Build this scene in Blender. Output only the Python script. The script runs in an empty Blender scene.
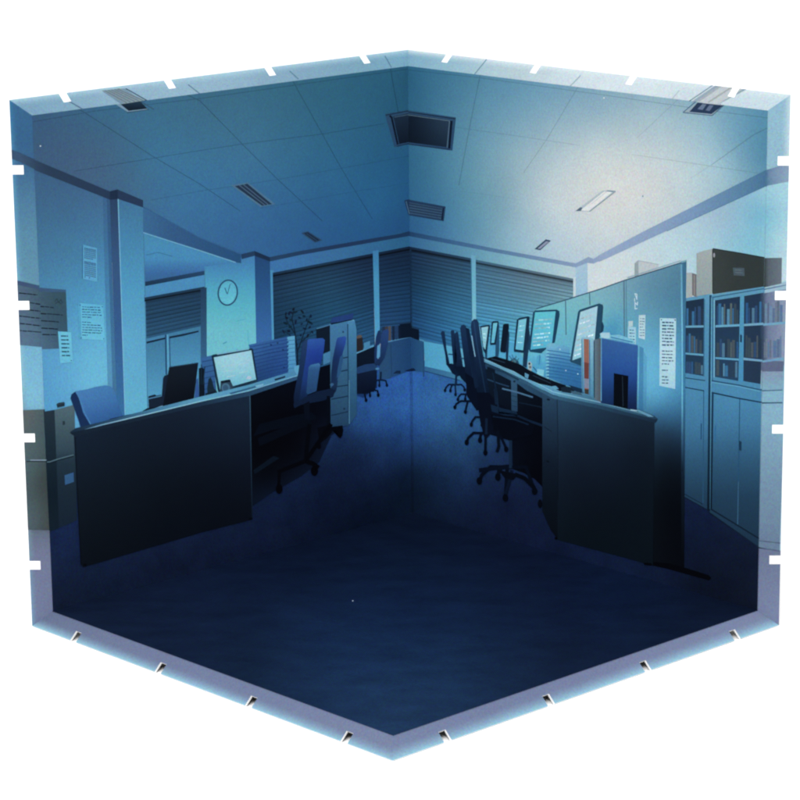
# A folded, printed diorama (two wall panels and a floor panel with flared, slotted rims)
# standing on a white studio table.  1 unit = 1 decimetre (the box is a 30 cm cube).
import bpy, bmesh, math, random, os
import numpy as np
from mathutils import Vector

sc = bpy.context.scene
sc.unit_settings.scale_length = 0.1
COL = sc.collection
CAL = os.environ.get('CAL')            # light-meter render: everything printed mid grey
rnd = random.Random(7)

# ------------------------------------------------------------------ box geometry
A, H, W = 3.0, 3.0124, 0.132           # edge, height, rim width
S = 2 ** -.5
eL, eR, Z = np.array([-S, -S, 0]), np.array([S, -S, 0]), np.array([0, 0, 1.])
nL, nR = -eR, -eL                      # outward normals of the two walls
c45 = S
P = {'B0': 0 * Z, 'B1': H * Z, 'L0': A * eL, 'L1': A * eL + H * Z, 'R0': A * eR, 'R1': A * eR + H * Z,
     'F0': A * eL + A * eR}
P['l1'] = P['L1'] + W * c45 * (eL + Z + nL)
P['b1'] = P['B1'] + W * c45 * (Z + nL + nR)
P['r1'] = P['R1'] + W * c45 * (eR + Z + nR)
P['l0'] = P['L0'] + W * c45 * (eL + nL - Z)
P['r0'] = P['R0'] + W * c45 * (eR + nR - Z)
P['f0'] = P['F0'] + W * c45 * (eL + eR - Z)
# where the same corners lie on the artwork sheet (print units)
Q = {'B0': (412, 514), 'B1': (408, 66.5), 'L0': (52.5, 610), 'L1': (34, 116), 'R0': (759, 609.5), 'R1': (766, 111),
     'F0': (393, 736.5), 'l1': (10, 101), 'b1': (407, 49), 'r1': (788, 96), 'l0': (31, 625), 'f0': (393, 762), 'r0': (780, 624)}
PLANES = {'L': ('L0', 'B0', 'B1', 'L1'), 'R': ('B0', 'R0', 'R1', 'B1'), 'F': ('L0', 'F0', 'R0', 'B0'),
          'LT': ('L1', 'B1', 'b1', 'l1'), 'RT': ('B1', 'R1', 'r1', 'b1'), 'LS': ('l0', 'L0', 'L1', 'l1'),
          'RS': ('R0', 'r0', 'r1', 'R1'), 'FL': ('l0', 'f0', 'F0', 'L0'), 'FR': ('f0', 'r0', 'R0', 'F0')}
# light on each panel, c0 + c1 u + c2 v + c3 u v + c4 u^2 + c5 v^2 (metered once, used to choose ink strength)
ELIGHT = {
    'L': (1.3547, -0.1913, 0.3417, -0.0073, -0.0088, -0.0319),
    'R': (0.8086, 0.2467, 0.3316, 0.0092, -0.0128, -0.0317),
    'F': (1.3834, 0.2536, -0.1580, -0.0049, -0.0176, -0.0127),
    'LT': (2.2584, -0.1162, 0.0000, 0.0000, 0.0000, 0.0000),
    'RT': (2.0228, 0.0958, 0.0000, 0.0000, 0.0000, 0.0000),
    'LS': (2.0633, 0.2412, 0.0000, 0.0000, 0.0000, 0.0000),
    'RS': (2.0251, -0.2185, 0.0000, 0.0000, 0.0000, 0.0000),
    'FL': (2.0298, 0.1080, 0.0000, 0.0000, 0.0000, 0.0000),
    'FR': (2.2350, -0.1203, 0.0000, 0.0000, 0.0000, 0.0000),
}



class Plane:
    def __init__(s, key):
        q = [np.array(P[k]) for k in PLANES[key]]
        s.key = key
        s.o = q[0]
        s.a = (q[1] - q[0]) / np.linalg.norm(q[1] - q[0])
        n = np.cross(s.a, q[3] - q[0])
        s.n = n / np.linalg.norm(n)
        s.b = np.cross(s.n, s.a)
        s.q2 = [((x - s.o) @ s.a, (x - s.o) @ s.b) for x in q]
        s.px = [Q[k] for k in PLANES[key]]
        M, r = [], []
        for (x, y), (u, v) in zip(s.px, s.q2):
            M += [[x, y, 1, 0, 0, 0, -u * x, -u * y], [0, 0, 0, x, y, 1, -v * x, -v * y]]
            r += [u, v]
        s.h = np.append(np.linalg.solve(np.array(M), np.array(r)), 1).reshape(3, 3)
        s.hi = np.linalg.inv(s.h)
        cx = sum(p[0] for p in s.px) / 4
        cy = sum(p[1] for p in s.px) / 4
        s.c = (cx, cy)

    def uv(s, x, y):
        w = s.h @ np.array([x, y, 1.])
        return w[0] / w[2], w[1] / w[2]

    def art(s, u, v):
        w = s.hi @ np.array([u, v, 1.])
        return w[0] / w[2], w[1] / w[2]

    def at(s, u, v, lift=0):
        return s.o + u * s.a + v * s.b + s.n * lift

    def light(s, u, v):
        c = ELIGHT.get(s.key)
        if not c:
            return 1.0
        return max(.15, c[0] + c[1] * u + c[2] * v + c[3] * u * v + c[4] * u * u + c[5] * v * v)


PL = {k: Plane(k) for k in PLANES}


# ------------------------------------------------------------------ materials
def new_mat(name):
    m = bpy.data.materials.new(name)
    m.use_nodes = True
    nt = m.node_tree
    return m, nt, nt.nodes['Principled BSDF']


def ink_material(name, grain=.16, mottle=0.0, rough=.55, spec=.02):
    m, nt, b = new_mat(name)
    at = nt.nodes.new('ShaderNodeVertexColor')
    at.layer_name = 'ink'
    tc = nt.nodes.new('ShaderNodeTexCoord')
    n1 = nt.nodes.new('ShaderNodeTexNoise')
    n1.inputs['Scale'].default_value = 82
    n1.inputs['Detail'].default_value = 1
    n1.inputs['Roughness'].default_value = .8
    nt.links.new(tc.outputs['Object'], n1.inputs['Vector'])
    # grain: each channel wobbles a little round 1
    sub = nt.nodes.new('ShaderNodeVectorMath'); sub.operation = 'SUBTRACT'
    sub.inputs[1].default_value = (.5, .5, .5)
    nt.links.new(n1.outputs['Color'], sub.inputs[0])
    scl = nt.nodes.new('ShaderNodeVectorMath'); scl.operation = 'SCALE'
    scl.inputs['Scale'].default_value = grain * 4
    nt.links.new(sub.outputs[0], scl.inputs[0])
    add = nt.nodes.new('ShaderNodeVectorMath'); add.operation = 'ADD'
    add.inputs[1].default_value = (1, 1, 1)
    nt.links.new(scl.outputs[0], add.inputs[0])
    mul = nt.nodes.new('ShaderNodeVectorMath'); mul.operation = 'MULTIPLY'
    nt.links.new(at.outputs['Color'], mul.inputs[0])
    nt.links.new(add.outputs[0], mul.inputs[1])
    out = mul.outputs[0]
    # blotches of the printed carpet / uneven ink
    mp = nt.nodes.new('ShaderNodeMapping')
    mp.inputs['Rotation'].default_value = (0, 0, .3)
    mp.inputs['Scale'].default_value = (2.0, 3.4, 3.0)
    nt.links.new(tc.outputs['Object'], mp.inputs['Vector'])
    n2 = nt.nodes.new('ShaderNodeTexNoise')
    n2.inputs['Scale'].default_value = 1.6
    n2.inputs['Detail'].default_value = 6
    n2.inputs['Roughness'].default_value = .62
    nt.links.new(mp.outputs[0], n2.inputs['Vector'])
    mr = nt.nodes.new('ShaderNodeMapRange')
    mr.inputs[1].default_value = .3; mr.inputs[2].default_value = .7
    mr.inputs[3].default_value = 1 - mottle; mr.inputs[4].default_value = 1 + mottle
    nt.links.new(n2.outputs['Fac'], mr.inputs[0])
    sc2 = nt.nodes.new('ShaderNodeVectorMath'); sc2.operation = 'SCALE'
    nt.links.new(out, sc2.inputs[0])
    nt.links.new(mr.outputs[0], sc2.inputs['Scale'])
    nt.links.new(sc2.outputs[0], b.inputs['Base Color'])
    b.inputs['Roughness'].default_value = rough
    b.inputs['Specular IOR Level'].default_value = spec
    if CAL:
        nt.links.remove(b.inputs['Base Color'].links[0])
        b.inputs['Base Color'].default_value = (.12, .12, .12, 1)
    return m


INK = ink_material('printed_ink', .165, .035)
CARPET = ink_material('printed_carpet_ink', .34, .2)
RIMINK = ink_material('light_veiled_rim_ink', .17, .03, .6)  # whitish light on the rims is painted into these ink colours
PLASTIC, _nt, _b = new_mat('white_sheet_plastic')
_n = _nt.nodes.new('ShaderNodeTexNoise'); _n.inputs['Scale'].default_value = 40
_r = _nt.nodes.new('ShaderNodeMapRange'); _r.inputs[3].default_value = .62; _r.inputs[4].default_value = .72
_nt.links.new(_n.outputs['Fac'], _r.inputs[0]); _nt.links.new(_r.outputs[0], _b.inputs['Base Color'])
_b.inputs['Roughness'].default_value = .4
BACKING, _nt, _b = new_mat('slot_shade_backing')  # backs made near black to paint the shade seen through the slots
_n = _nt.nodes.new('ShaderNodeTexNoise'); _n.inputs['Scale'].default_value = 30
_r = _nt.nodes.new('ShaderNodeMapRange'); _r.inputs[3].default_value = .008; _r.inputs[4].default_value = .014
_nt.links.new(_n.outputs['Fac'], _r.inputs[0]); _nt.links.new(_r.outputs[0], _b.inputs['Base Color'])
_b.inputs['Roughness'].default_value = .7; _b.inputs['Specular IOR Level'].default_value = .1
TABLE, _nt, _b = new_mat('white_studio_table')
_n = _nt.nodes.new('ShaderNodeTexNoise'); _n.inputs['Scale'].default_value = 3
_r = _nt.nodes.new('ShaderNodeMapRange'); _r.inputs[3].default_value = .93; _r.inputs[4].default_value = .95
_nt.links.new(_n.outputs['Fac'], _r.inputs[0]); _nt.links.new(_r.outputs[0], _b.inputs['Base Color'])
_b.inputs['Roughness'].default_value = .6


# ------------------------------------------------------------------ colours
def lin(c):
    c = max(0, min(255, c)) / 255
    return c / 12.92 if c <= .04045 else ((c + .055) / 1.055) ** 2.4


def tone(c):                            # the print's blues are a little greyed where they run deep
    r, g, b = c
    k = max(0, min(1, (b / max(g, 1) - 1.15) / .6))
    return (r + 2 * k, g, b - .2 * (b - g) * k)


def vg(*stops):                         # vertical blend: (y, rgb) ...
    def f(x, y):
        if y <= stops[0][0]:
            return stops[0][1]
        for (y0, c0), (y1, c1) in zip(stops, stops[1:]):
            if y <= y1:
                t = (y - y0) / (y1 - y0)
                return tuple(a + (b - a) * t for a, b in zip(c0, c1))
        return stops[-1][1]
    return f


def hg(*stops):
    g = vg(*stops)
    return lambda x, y: g(y, x)


def field(*anch):                       # smooth blend between (x, y, rgb) anchors
    X = np.array([(a[0], a[1]) for a in anch], float)
    C = np.array([a[2] for a in anch], float)
    n = len(X)
    D = np.sqrt(((X[:, None] - X[None]) ** 2).sum(-1) + 64)
    M = np.zeros((n + 1, n + 1)); M[:n, :n] = D + np.eye(n) * -3; M[:n, n] = 1; M[n, :n] = 1
    Wt = np.linalg.solve(M, np.vstack([C, np.zeros(3)]))
    lo, hi = C.min(0), C.max(0)

    def f(x, y):
        d = np.sqrt(((X - (x, y)) ** 2).sum(-1) + 64)
        return tuple(np.clip(d @ Wt[:n] + Wt[n], lo * .8, hi * 1.05 + 2))
    return f


def mulc(f, k):
    if not callable(f):
        return tuple(c * k for c in f)
    return lambda x, y: tuple(c * k for c in f(x, y))


def mixc(f, g, t):
    F = f if callable(f) else (lambda x, y: f)
    G = g if callable(g) else (lambda x, y: g)
    return lambda x, y: tuple(a + (b - a) * t for a, b in zip(F(x, y), G(x, y)))


def outer_edge(key):
    pl, names = PL[key], PLANES[key]
    i0 = [i for i in range(4) if names[i][0].islower() and names[(i + 1) % 4][0].islower()][0]
    q = [np.array(pl.q2[(i0 + k) % 4]) for k in range(4)]   # outer a, outer b, inner b, inner a
    L = np.linalg.norm(q[1] - q[0]); d = (q[1] - q[0]) / L
    n = np.array([-d[1], d[0]])
    if n @ (q[2] - q[1]) < 0:
        n = -n
    return q, L, d, n


SLOT_AT, SLOT_W, SLOT_D = (.128, .380, .632, .880), .054, .066


def slots(key):
    q, L, d, n = outer_edge(key)
    return [[q[0] + d * (L * t + s_ * SLOT_W) + n * (SLOT_D * w_) for s_, w_ in ((-.5, -.1), (-.5, 1), (.5, 1), (.5, -.1))] for t in SLOT_AT]


# ------------------------------------------------------------------ print builder
LEVEL, SUB = 5e-4, 4e-5
ORDER = [0]


class Ink:
    """One printed figure.  Outlines are given in print units of the artwork sheet and laid on the panel."""
    def __init__(s, name, planes, parent, level, label=None, mat=None):
        s.name, s.planes, s.parent, s.level, s.label = name, planes.split('+'), parent, level, label
        s.items, s.sub, s.mat = [], 0, mat or INK
        ORDER[0] += 1
        s.lift0 = ORDER[0] * 3.1e-6

    def poly(s, pts, col, step=None, hold=False):
        if not hold:
            s.sub += 1
        if step is None:
            step = 9 if callable(col) else 0
        s.items.append((pts, col, step, s.sub))
        return s

    def rect(s, x0, y0, x1, y1, col, slope=0, hold=False, step=None):
        d = slope * (x1 - x0)
        return s.poly([(x0, y0), (x1, y0 + d), (x1, y1 + d), (x0, y1)], col, hold=hold, step=step)

    def line(s, pts, w, col, hold=False, w2=None):
        n = len(pts)
        nr = []
        for (x0, y0), (x1, y1) in zip(pts, pts[1:]):
            l = math.hypot(x1 - x0, y1 - y0) or 1
            nr.append((-(y1 - y0) / l, (x1 - x0) / l))
        a, b = [], []
        for i, (x, y) in enumerate(pts):
            p, q = nr[max(0, i - 1)], nr[min(i, n - 2)]
            mx, my = p[0] + q[0], p[1] + q[1]
            d = mx * p[0] + my * p[1]
            k = 1 / d if d > .35 else 1
            ww = w if w2 is None else w + (w2 - w) * i / (n - 1)
            a.append((x + mx * k * ww / 2, y + my * k * ww / 2))
            b.append((x - mx * k * ww / 2, y - my * k * ww / 2))
        return s.poly(a + b[::-1], col, hold=hold, step=(14 if callable(col) else 0))

    def ell(s, cx, cy, rx, ry, col, rot=0, hold=False, n=22, step=None):
        c, d = math.cos(rot), math.sin(rot)
        pts = []
        for i in range(n):
            t = 2 * math.pi * i / n
            x, y = rx * math.cos(t), ry * math.sin(t)
            pts.append((cx + x * c - y * d, cy + x * d + y * c))
        return s.poly(pts, col, hold=hold, step=step)

    def ring(s, cx, cy, rx, ry, w, col, rot=0, n=28):
        c, d = math.cos(rot), math.sin(rot)
        s.sub += 1
        o = []
        for k in (0, w):
            o.append([(cx + (rx - k) * math.cos(t) * c - (ry - k) * math.sin(t) * d,
                       cy + (rx - k) * math.cos(t) * d + (ry - k) * math.sin(t) * c)
                      for t in [2 * math.pi * i / n for i in range(n)]])
        for i in range(n):
            j = (i + 1) % n
            s.poly([o[0][i], o[0][j], o[1][j], o[1][i]], col, hold=True)
        return s

    def text(s, x0, y0, x1, y1, col, slope=0, h=1.0, rag=.0, seed=0, wl=(2, 6), hold=False):
        """one row of small unreadable writing"""
        r = random.Random(seed * 31 + int(x0 * 7 + y0 * 13))
        if not hold:
            s.sub += 1
        x = x0
        end = x1 - (x1 - x0) * rag * r.random()
        while x < end - .6:
            w = min(r.uniform(*wl), end - x)
            yy = y0 + slope * (x - x0) + r.uniform(-.12, .12)
            hh = h * r.uniform(.75, 1.1)
            s.poly([(x, yy), (x + w, yy + slope * w), (x + w, yy + slope * w + hh), (x, yy + hh)],
                   mulc(col, r.uniform(.8, 1.25)), hold=True)
            x += w + r.uniform(.35, .9)
        return s

    def build(s):
        V, Fc, Cc, Mi = [], [], [], []
        mats = []
        for pk in s.planes:
            pl = PL[pk]
            m = s.mat if len(pk) == 1 else RIMINK  # figures on the rims carry the painted light veil too
            if m not in mats:
                mats.append(m)
            mi = mats.index(m)
            cx, cy = pl.c
            edges = []
            for i in range(4):
                (x0, y0), (x1, y1) = pl.px[i], pl.px[(i + 1) % 4]
                nx, ny = y1 - y0, -(x1 - x0)
                if (cx - x0) * nx + (cy - y0) * ny > 0:
                    nx, ny = -nx, -ny
                if len(pk) == 1:                              # run the ink a hair past each fold
                    g = .45 / math.hypot(nx, ny)
                    edges.append((x0 + nx * g, y0 + ny * g, nx, ny))
                else:
                    edges.append((x0, y0, nx, ny))
            for pts, col, step, sub in s.items:
                bm = bmesh.new()
                try:
                    bm.faces.new([bm.verts.new((x, y, 0)) for x, y in pts])
                except ValueError:
                    bm.free(); continue
                if len(pts) > 4 or True:
                    bmesh.ops.triangulate(bm, faces=bm.faces[:]) if len(pts) > 4 else None
                for x0, y0, nx, ny in edges:
                    if not bm.faces:
                        break
                    bmesh.ops.bisect_plane(bm, geom=bm.verts[:] + bm.edges[:] + bm.faces[:], dist=1e-5,
                                           plane_co=(x0, y0, 0), plane_no=(nx, ny, 0), clear_outer=True)
                if bm.faces and step:
                    xs = [v.co.x for v in bm.verts]; ys = [v.co.y for v in bm.verts]
                    for lo, hi, no in ((min(xs), max(xs), (1, 0, 0)), (min(ys), max(ys), (0, 1, 0))):
                        k = math.floor(lo / step) + 1
                        while k * step < hi - .01:
                            co = (k * step, 0, 0) if no[0] else (0, k * step, 0)
                            bmesh.ops.bisect_plane(bm, geom=bm.verts[:] + bm.edges[:] + bm.faces[:], dist=1e-5,
                                                   plane_co=co, plane_no=no)
                            k += 1
                if bm.faces and len(pk) == 2:
                    for sq in slots(pk):                      # the clip slots are cut through the print too
                        sp = [pl.art(*p_) for p_ in sq]
                        mx = sum(p_[0] for p_ in sp) / 4; my = sum(p_[1] for p_ in sp) / 4
                        es = []
                        for i in range(4):
                            (x0, y0), (x1, y1) = sp[i], sp[(i + 1) % 4]
                            nx, ny = y1 - y0, -(x1 - x0)
                            if (mx - x0) * nx + (my - y0) * ny > 0:
                                nx, ny = -nx, -ny
                            es.append((x0, y0, nx, ny))
                            bmesh.ops.bisect_plane(bm, geom=bm.verts[:] + bm.edges[:] + bm.faces[:], dist=1e-5,
                                                   plane_co=(x0, y0, 0), plane_no=(nx, ny, 0))
                        dead = [f for f in bm.faces if all((f.calc_center_median().x - e[0]) * e[2] + (f.calc_center_median().y - e[1]) * e[3] < 0 for e in es)]
                        bmesh.ops.delete(bm, geom=dead, context='FACES')
                base = len(V)
                bm.verts.index_update()
                lift = s.level * LEVEL + sub * SUB + s.lift0
                for v in bm.verts:
                    x, y = v.co.x, v.co.y
                    u, w = pl.uv(x, y)
                    V.append(tuple(pl.at(u, w, lift)))
                    c = col(x, y) if callable(col) else col
                    e = pl.light(u, w)
                    Cc.append(tuple(min(.95, lin(k) / e) for k in tone(c)) + (1.0,))
                for f in bm.faces:
                    idx = [base + v.index for v in f.verts]
                    p = [np.array(V[i]) for i in idx[:3]]
                    if np.cross(p[1] - p[0], p[2] - p[0]) @ pl.n < 0:
                        idx.reverse()
                    Fc.append(idx); Mi.append(mi)
                bm.free()
        if not Fc:
            return None
        me = bpy.data.meshes.new(s.name)
        me.from_pydata(V, [], Fc)
        for m in mats:
            me.materials.append(m)
        me.polygons.foreach_set('material_index', Mi)
        ca = me.color_attributes.new('ink', 'FLOAT_COLOR', 'POINT')
        ca.data.foreach_set('color', np.array(Cc, np.float32).ravel())
        me.update()
        o = bpy.data.objects.new(s.name, me)
        COL.objects.link(o)
        o.parent = s.parent
        if s.label:
            o['label'] = s.label
        return o


# ------------------------------------------------------------------ the box itself
TH = .016


def plate(name, key, parent):
    """a panel: a square sheet of white plastic"""
    pl = PL[key]
    bm = bmesh.new()
    f = [bm.verts.new(pl.at(u, v)) for u, v in pl.q2]
    b = [bm.verts.new(pl.at(u, v, -TH)) for u, v in pl.q2]
    bm.faces.new(f); bm.faces.new(b[::-1]).material_index = 1
    for i in range(4):
        j = (i + 1) % 4
        bm.faces.new((f[i], b[i], b[j], f[j]))
    me = bpy.data.meshes.new(name); bm.to_mesh(me); bm.free()
    me.materials.append(PLASTIC); me.materials.append(BACKING)
    o = bpy.data.objects.new(name, me); COL.objects.link(o); o.parent = parent
    return o


def rim(key, parent, col, label):
    """a flared flange along one free edge, four clip slots cut into its outer edge, print running over it"""
    pl = PL[key]
    q, L, d, n = outer_edge(key)
    a, b = q[0], q[1]
    out = [a]
    sw, sd = SLOT_W, SLOT_D
    for t in SLOT_AT:
        for s_, w_ in ((-.5, 0), (-.5, 1), (.5, 1), (.5, 0)):
            out.append(a + d * (L * t + s_ * sw) + n * (sd * w_))
    out += [b, q[2], q[3]]
    bm = bmesh.new()
    fr = [bm.verts.new((p[0], p[1], 0)) for p in out]
    face = bm.faces.new(fr)
    if face.normal.z < 0 or sum(out[i][0] * out[(i + 1) % len(out)][1] - out[(i + 1) % len(out)][0] * out[i][1] for i in range(len(out))) < 0:
        bmesh.ops.reverse_faces(bm, faces=[face])
    ext = bmesh.ops.extrude_face_region(bm, geom=[face])
    back = [v for v in ext['geom'] if isinstance(v, bmesh.types.BMVert)]
    # 'back' holds the copied cap: push the original outline back, keep the copy in front
    for v in fr:
        v.co.z = -TH * .8
    caps = [f for f in ext['geom'] if isinstance(f, bmesh.types.BMFace)]
    # the printed front: cut into a grid for the colour
    for f in caps:
        f.material_index = 1
    for f in bm.faces:
        if all(v.co.z < -1e-6 for v in f.verts):
            f.material_index = 2
    geom = caps + [e for f in caps for e in f.edges] + [v for f in caps for v in f.verts]
    for axis in (0, 1):
        dirv = d if axis == 0 else n
        span = np.array([(p - a) @ dirv for p in out])
        st = .07 if axis == 0 else .012
        k = span.min() + st
        while k < span.max() - .002:
            fs = [f for f in bm.faces if f.material_index == 1]
            g = list({e for f in fs for e in f.edges}) + list({v for f in fs for v in f.verts}) + fs
            co = a + dirv * k
            bmesh.ops.bisect_plane(bm, geom=g, dist=1e-6, plane_co=(co[0], co[1], 0), plane_no=(dirv[0], dirv[1], 0))
            k += st
    bmesh.ops.recalc_face_normals(bm, faces=bm.faces[:])
    me = bpy.data.meshes.new('rim')
    bm.verts.index_update()
    cols = []
    for v in bm.verts:
        u, w = v.co.x, v.co.y
        if v.co.z < -1e-6:
            cols.append((.7, .7, .7, 1))
        else:
            x, y = pl.art(u, w)
            t = ((np.array([u, w]) - a) @ n) / ((q[2] - a) @ n)       # 0 at the trimmed edge, 1 at the fold
            c = col(x, y, t)
            e = pl.light(u, w)
            cols.append(tuple(min(.95, lin(k_) / e) for k_ in c) + (1.0,))
        v.co = Vector(pl.at(u, w, v.co.z))
    bm.to_mesh(me); bm.free()
    me.materials.append(PLASTIC); me.materials.append(RIMINK); me.materials.append(BACKING)
    ca = me.color_attributes.new('ink', 'FLOAT_COLOR', 'POINT')
    ca.data.foreach_set('color', np.array(cols, np.float32).ravel())
    o = bpy.data.objects.new('rim', me); COL.objects.link(o); o.parent = parent
    o['label'] = label
    return o


root = bpy.data.objects.new('office_diorama', None)
COL.objects.link(root)
root['label'] = 'folded diorama box of three panels printed with a dark blue office'
root['category'] = 'diorama'
WL = plate('wall_panel', 'L', root); WL['label'] = 'wall panel printed with a clock and blue chair'
WR = plate('wall_panel', 'R', root); WR['label'] = 'wall panel printed with bookcases and a row of monitors'
FL = plate('floor_panel', 'F', root); FL['label'] = 'floor panel printed with dark blue carpet'

# ------------------------------------------------------------------ the artwork
def rgb(h):
    return tuple(int(h[i:i + 2], 16) for i in (0, 2, 4))


def lerp(a, b, t):
    return a + (b - a) * t


# ---- rims (print runs on over the flange, pale veil of light painted in)
def edged(f, edge, pw=.42):  # fades paler towards the trim: overexposed light painted into the colour
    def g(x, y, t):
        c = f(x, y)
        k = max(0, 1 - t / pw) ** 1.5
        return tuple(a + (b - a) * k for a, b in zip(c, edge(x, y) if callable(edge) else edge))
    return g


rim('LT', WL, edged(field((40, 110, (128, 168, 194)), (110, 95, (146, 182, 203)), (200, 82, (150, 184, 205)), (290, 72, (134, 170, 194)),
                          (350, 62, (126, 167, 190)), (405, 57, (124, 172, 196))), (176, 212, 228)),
    'light-painted rim carrying the pale edge of a printed ceiling')
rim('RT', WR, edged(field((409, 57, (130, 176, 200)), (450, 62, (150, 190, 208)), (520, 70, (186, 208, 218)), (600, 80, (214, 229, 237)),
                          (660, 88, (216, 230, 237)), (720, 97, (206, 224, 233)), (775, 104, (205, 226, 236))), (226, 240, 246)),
    'light-painted rim almost white with a grey printed vent')
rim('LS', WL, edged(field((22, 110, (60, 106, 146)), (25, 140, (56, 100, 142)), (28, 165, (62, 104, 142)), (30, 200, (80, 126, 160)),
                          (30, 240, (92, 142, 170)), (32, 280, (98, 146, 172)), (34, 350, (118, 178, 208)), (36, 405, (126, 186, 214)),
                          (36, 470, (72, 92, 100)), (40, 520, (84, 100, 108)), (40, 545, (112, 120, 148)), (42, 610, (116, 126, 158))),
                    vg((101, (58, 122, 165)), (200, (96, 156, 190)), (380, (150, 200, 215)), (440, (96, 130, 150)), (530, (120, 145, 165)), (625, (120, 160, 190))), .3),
    'light-painted side rim crossed by a printed notice board')
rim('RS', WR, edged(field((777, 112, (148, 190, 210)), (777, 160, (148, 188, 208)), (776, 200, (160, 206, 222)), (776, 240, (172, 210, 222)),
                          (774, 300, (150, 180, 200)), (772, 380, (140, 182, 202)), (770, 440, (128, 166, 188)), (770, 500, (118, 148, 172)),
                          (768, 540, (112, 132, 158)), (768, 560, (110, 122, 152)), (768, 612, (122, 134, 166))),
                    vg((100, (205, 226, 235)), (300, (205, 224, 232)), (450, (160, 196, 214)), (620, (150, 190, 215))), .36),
    'light-painted side rim crossed by printed bookcase shelves')
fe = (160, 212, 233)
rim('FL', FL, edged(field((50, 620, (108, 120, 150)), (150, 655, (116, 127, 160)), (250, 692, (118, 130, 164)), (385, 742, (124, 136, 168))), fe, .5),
    'light-painted front rim at the left, grey over dark carpet')
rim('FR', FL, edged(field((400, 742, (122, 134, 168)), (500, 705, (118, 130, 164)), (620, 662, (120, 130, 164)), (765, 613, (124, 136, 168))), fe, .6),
    'light-painted front rim at the right, pale blue along its trim')

BIG = [(-40, -40), (840, -40), (840, 840), (-40, 840)]

# ---- carpet
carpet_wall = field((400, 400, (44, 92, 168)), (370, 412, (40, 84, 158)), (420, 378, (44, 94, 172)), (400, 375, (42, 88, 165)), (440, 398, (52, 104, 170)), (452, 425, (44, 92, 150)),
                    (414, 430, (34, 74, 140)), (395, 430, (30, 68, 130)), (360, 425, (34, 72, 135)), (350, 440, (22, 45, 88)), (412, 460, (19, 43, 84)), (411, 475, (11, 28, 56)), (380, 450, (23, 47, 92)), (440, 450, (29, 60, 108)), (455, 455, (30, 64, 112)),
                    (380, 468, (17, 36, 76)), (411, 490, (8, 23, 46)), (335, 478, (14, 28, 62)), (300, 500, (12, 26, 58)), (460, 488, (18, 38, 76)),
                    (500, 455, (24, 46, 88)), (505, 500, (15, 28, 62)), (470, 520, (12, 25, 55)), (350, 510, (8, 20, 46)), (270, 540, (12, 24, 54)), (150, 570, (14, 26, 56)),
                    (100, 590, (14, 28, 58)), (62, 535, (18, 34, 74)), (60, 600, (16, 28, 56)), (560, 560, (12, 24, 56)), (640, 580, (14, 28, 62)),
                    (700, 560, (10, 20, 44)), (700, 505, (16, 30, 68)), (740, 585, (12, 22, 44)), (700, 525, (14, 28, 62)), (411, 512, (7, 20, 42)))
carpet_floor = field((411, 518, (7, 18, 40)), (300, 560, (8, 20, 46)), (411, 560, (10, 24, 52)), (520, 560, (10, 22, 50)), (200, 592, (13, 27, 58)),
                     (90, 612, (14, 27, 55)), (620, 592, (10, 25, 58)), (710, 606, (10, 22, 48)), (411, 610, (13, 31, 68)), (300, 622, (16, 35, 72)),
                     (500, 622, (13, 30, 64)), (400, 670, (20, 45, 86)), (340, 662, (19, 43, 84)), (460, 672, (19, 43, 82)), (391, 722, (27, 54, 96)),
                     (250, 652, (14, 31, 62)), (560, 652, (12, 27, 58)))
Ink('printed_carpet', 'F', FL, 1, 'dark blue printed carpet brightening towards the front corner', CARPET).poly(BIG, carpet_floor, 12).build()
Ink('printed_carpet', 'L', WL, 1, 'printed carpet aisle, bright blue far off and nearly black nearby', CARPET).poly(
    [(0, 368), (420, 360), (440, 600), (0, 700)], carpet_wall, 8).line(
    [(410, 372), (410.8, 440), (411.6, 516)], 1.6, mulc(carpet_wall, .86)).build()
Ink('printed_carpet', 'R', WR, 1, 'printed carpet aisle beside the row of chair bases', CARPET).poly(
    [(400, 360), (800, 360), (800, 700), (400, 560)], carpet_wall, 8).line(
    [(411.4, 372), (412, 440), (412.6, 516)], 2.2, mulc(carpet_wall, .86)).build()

sp_ = Ink('printed_carpet_fleck', 'F', FL, 2, 'lone pale fleck on the dark carpet')
sp_.ell(352.6, 600, .7, .6, (150, 165, 185)); sp_.build()
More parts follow.
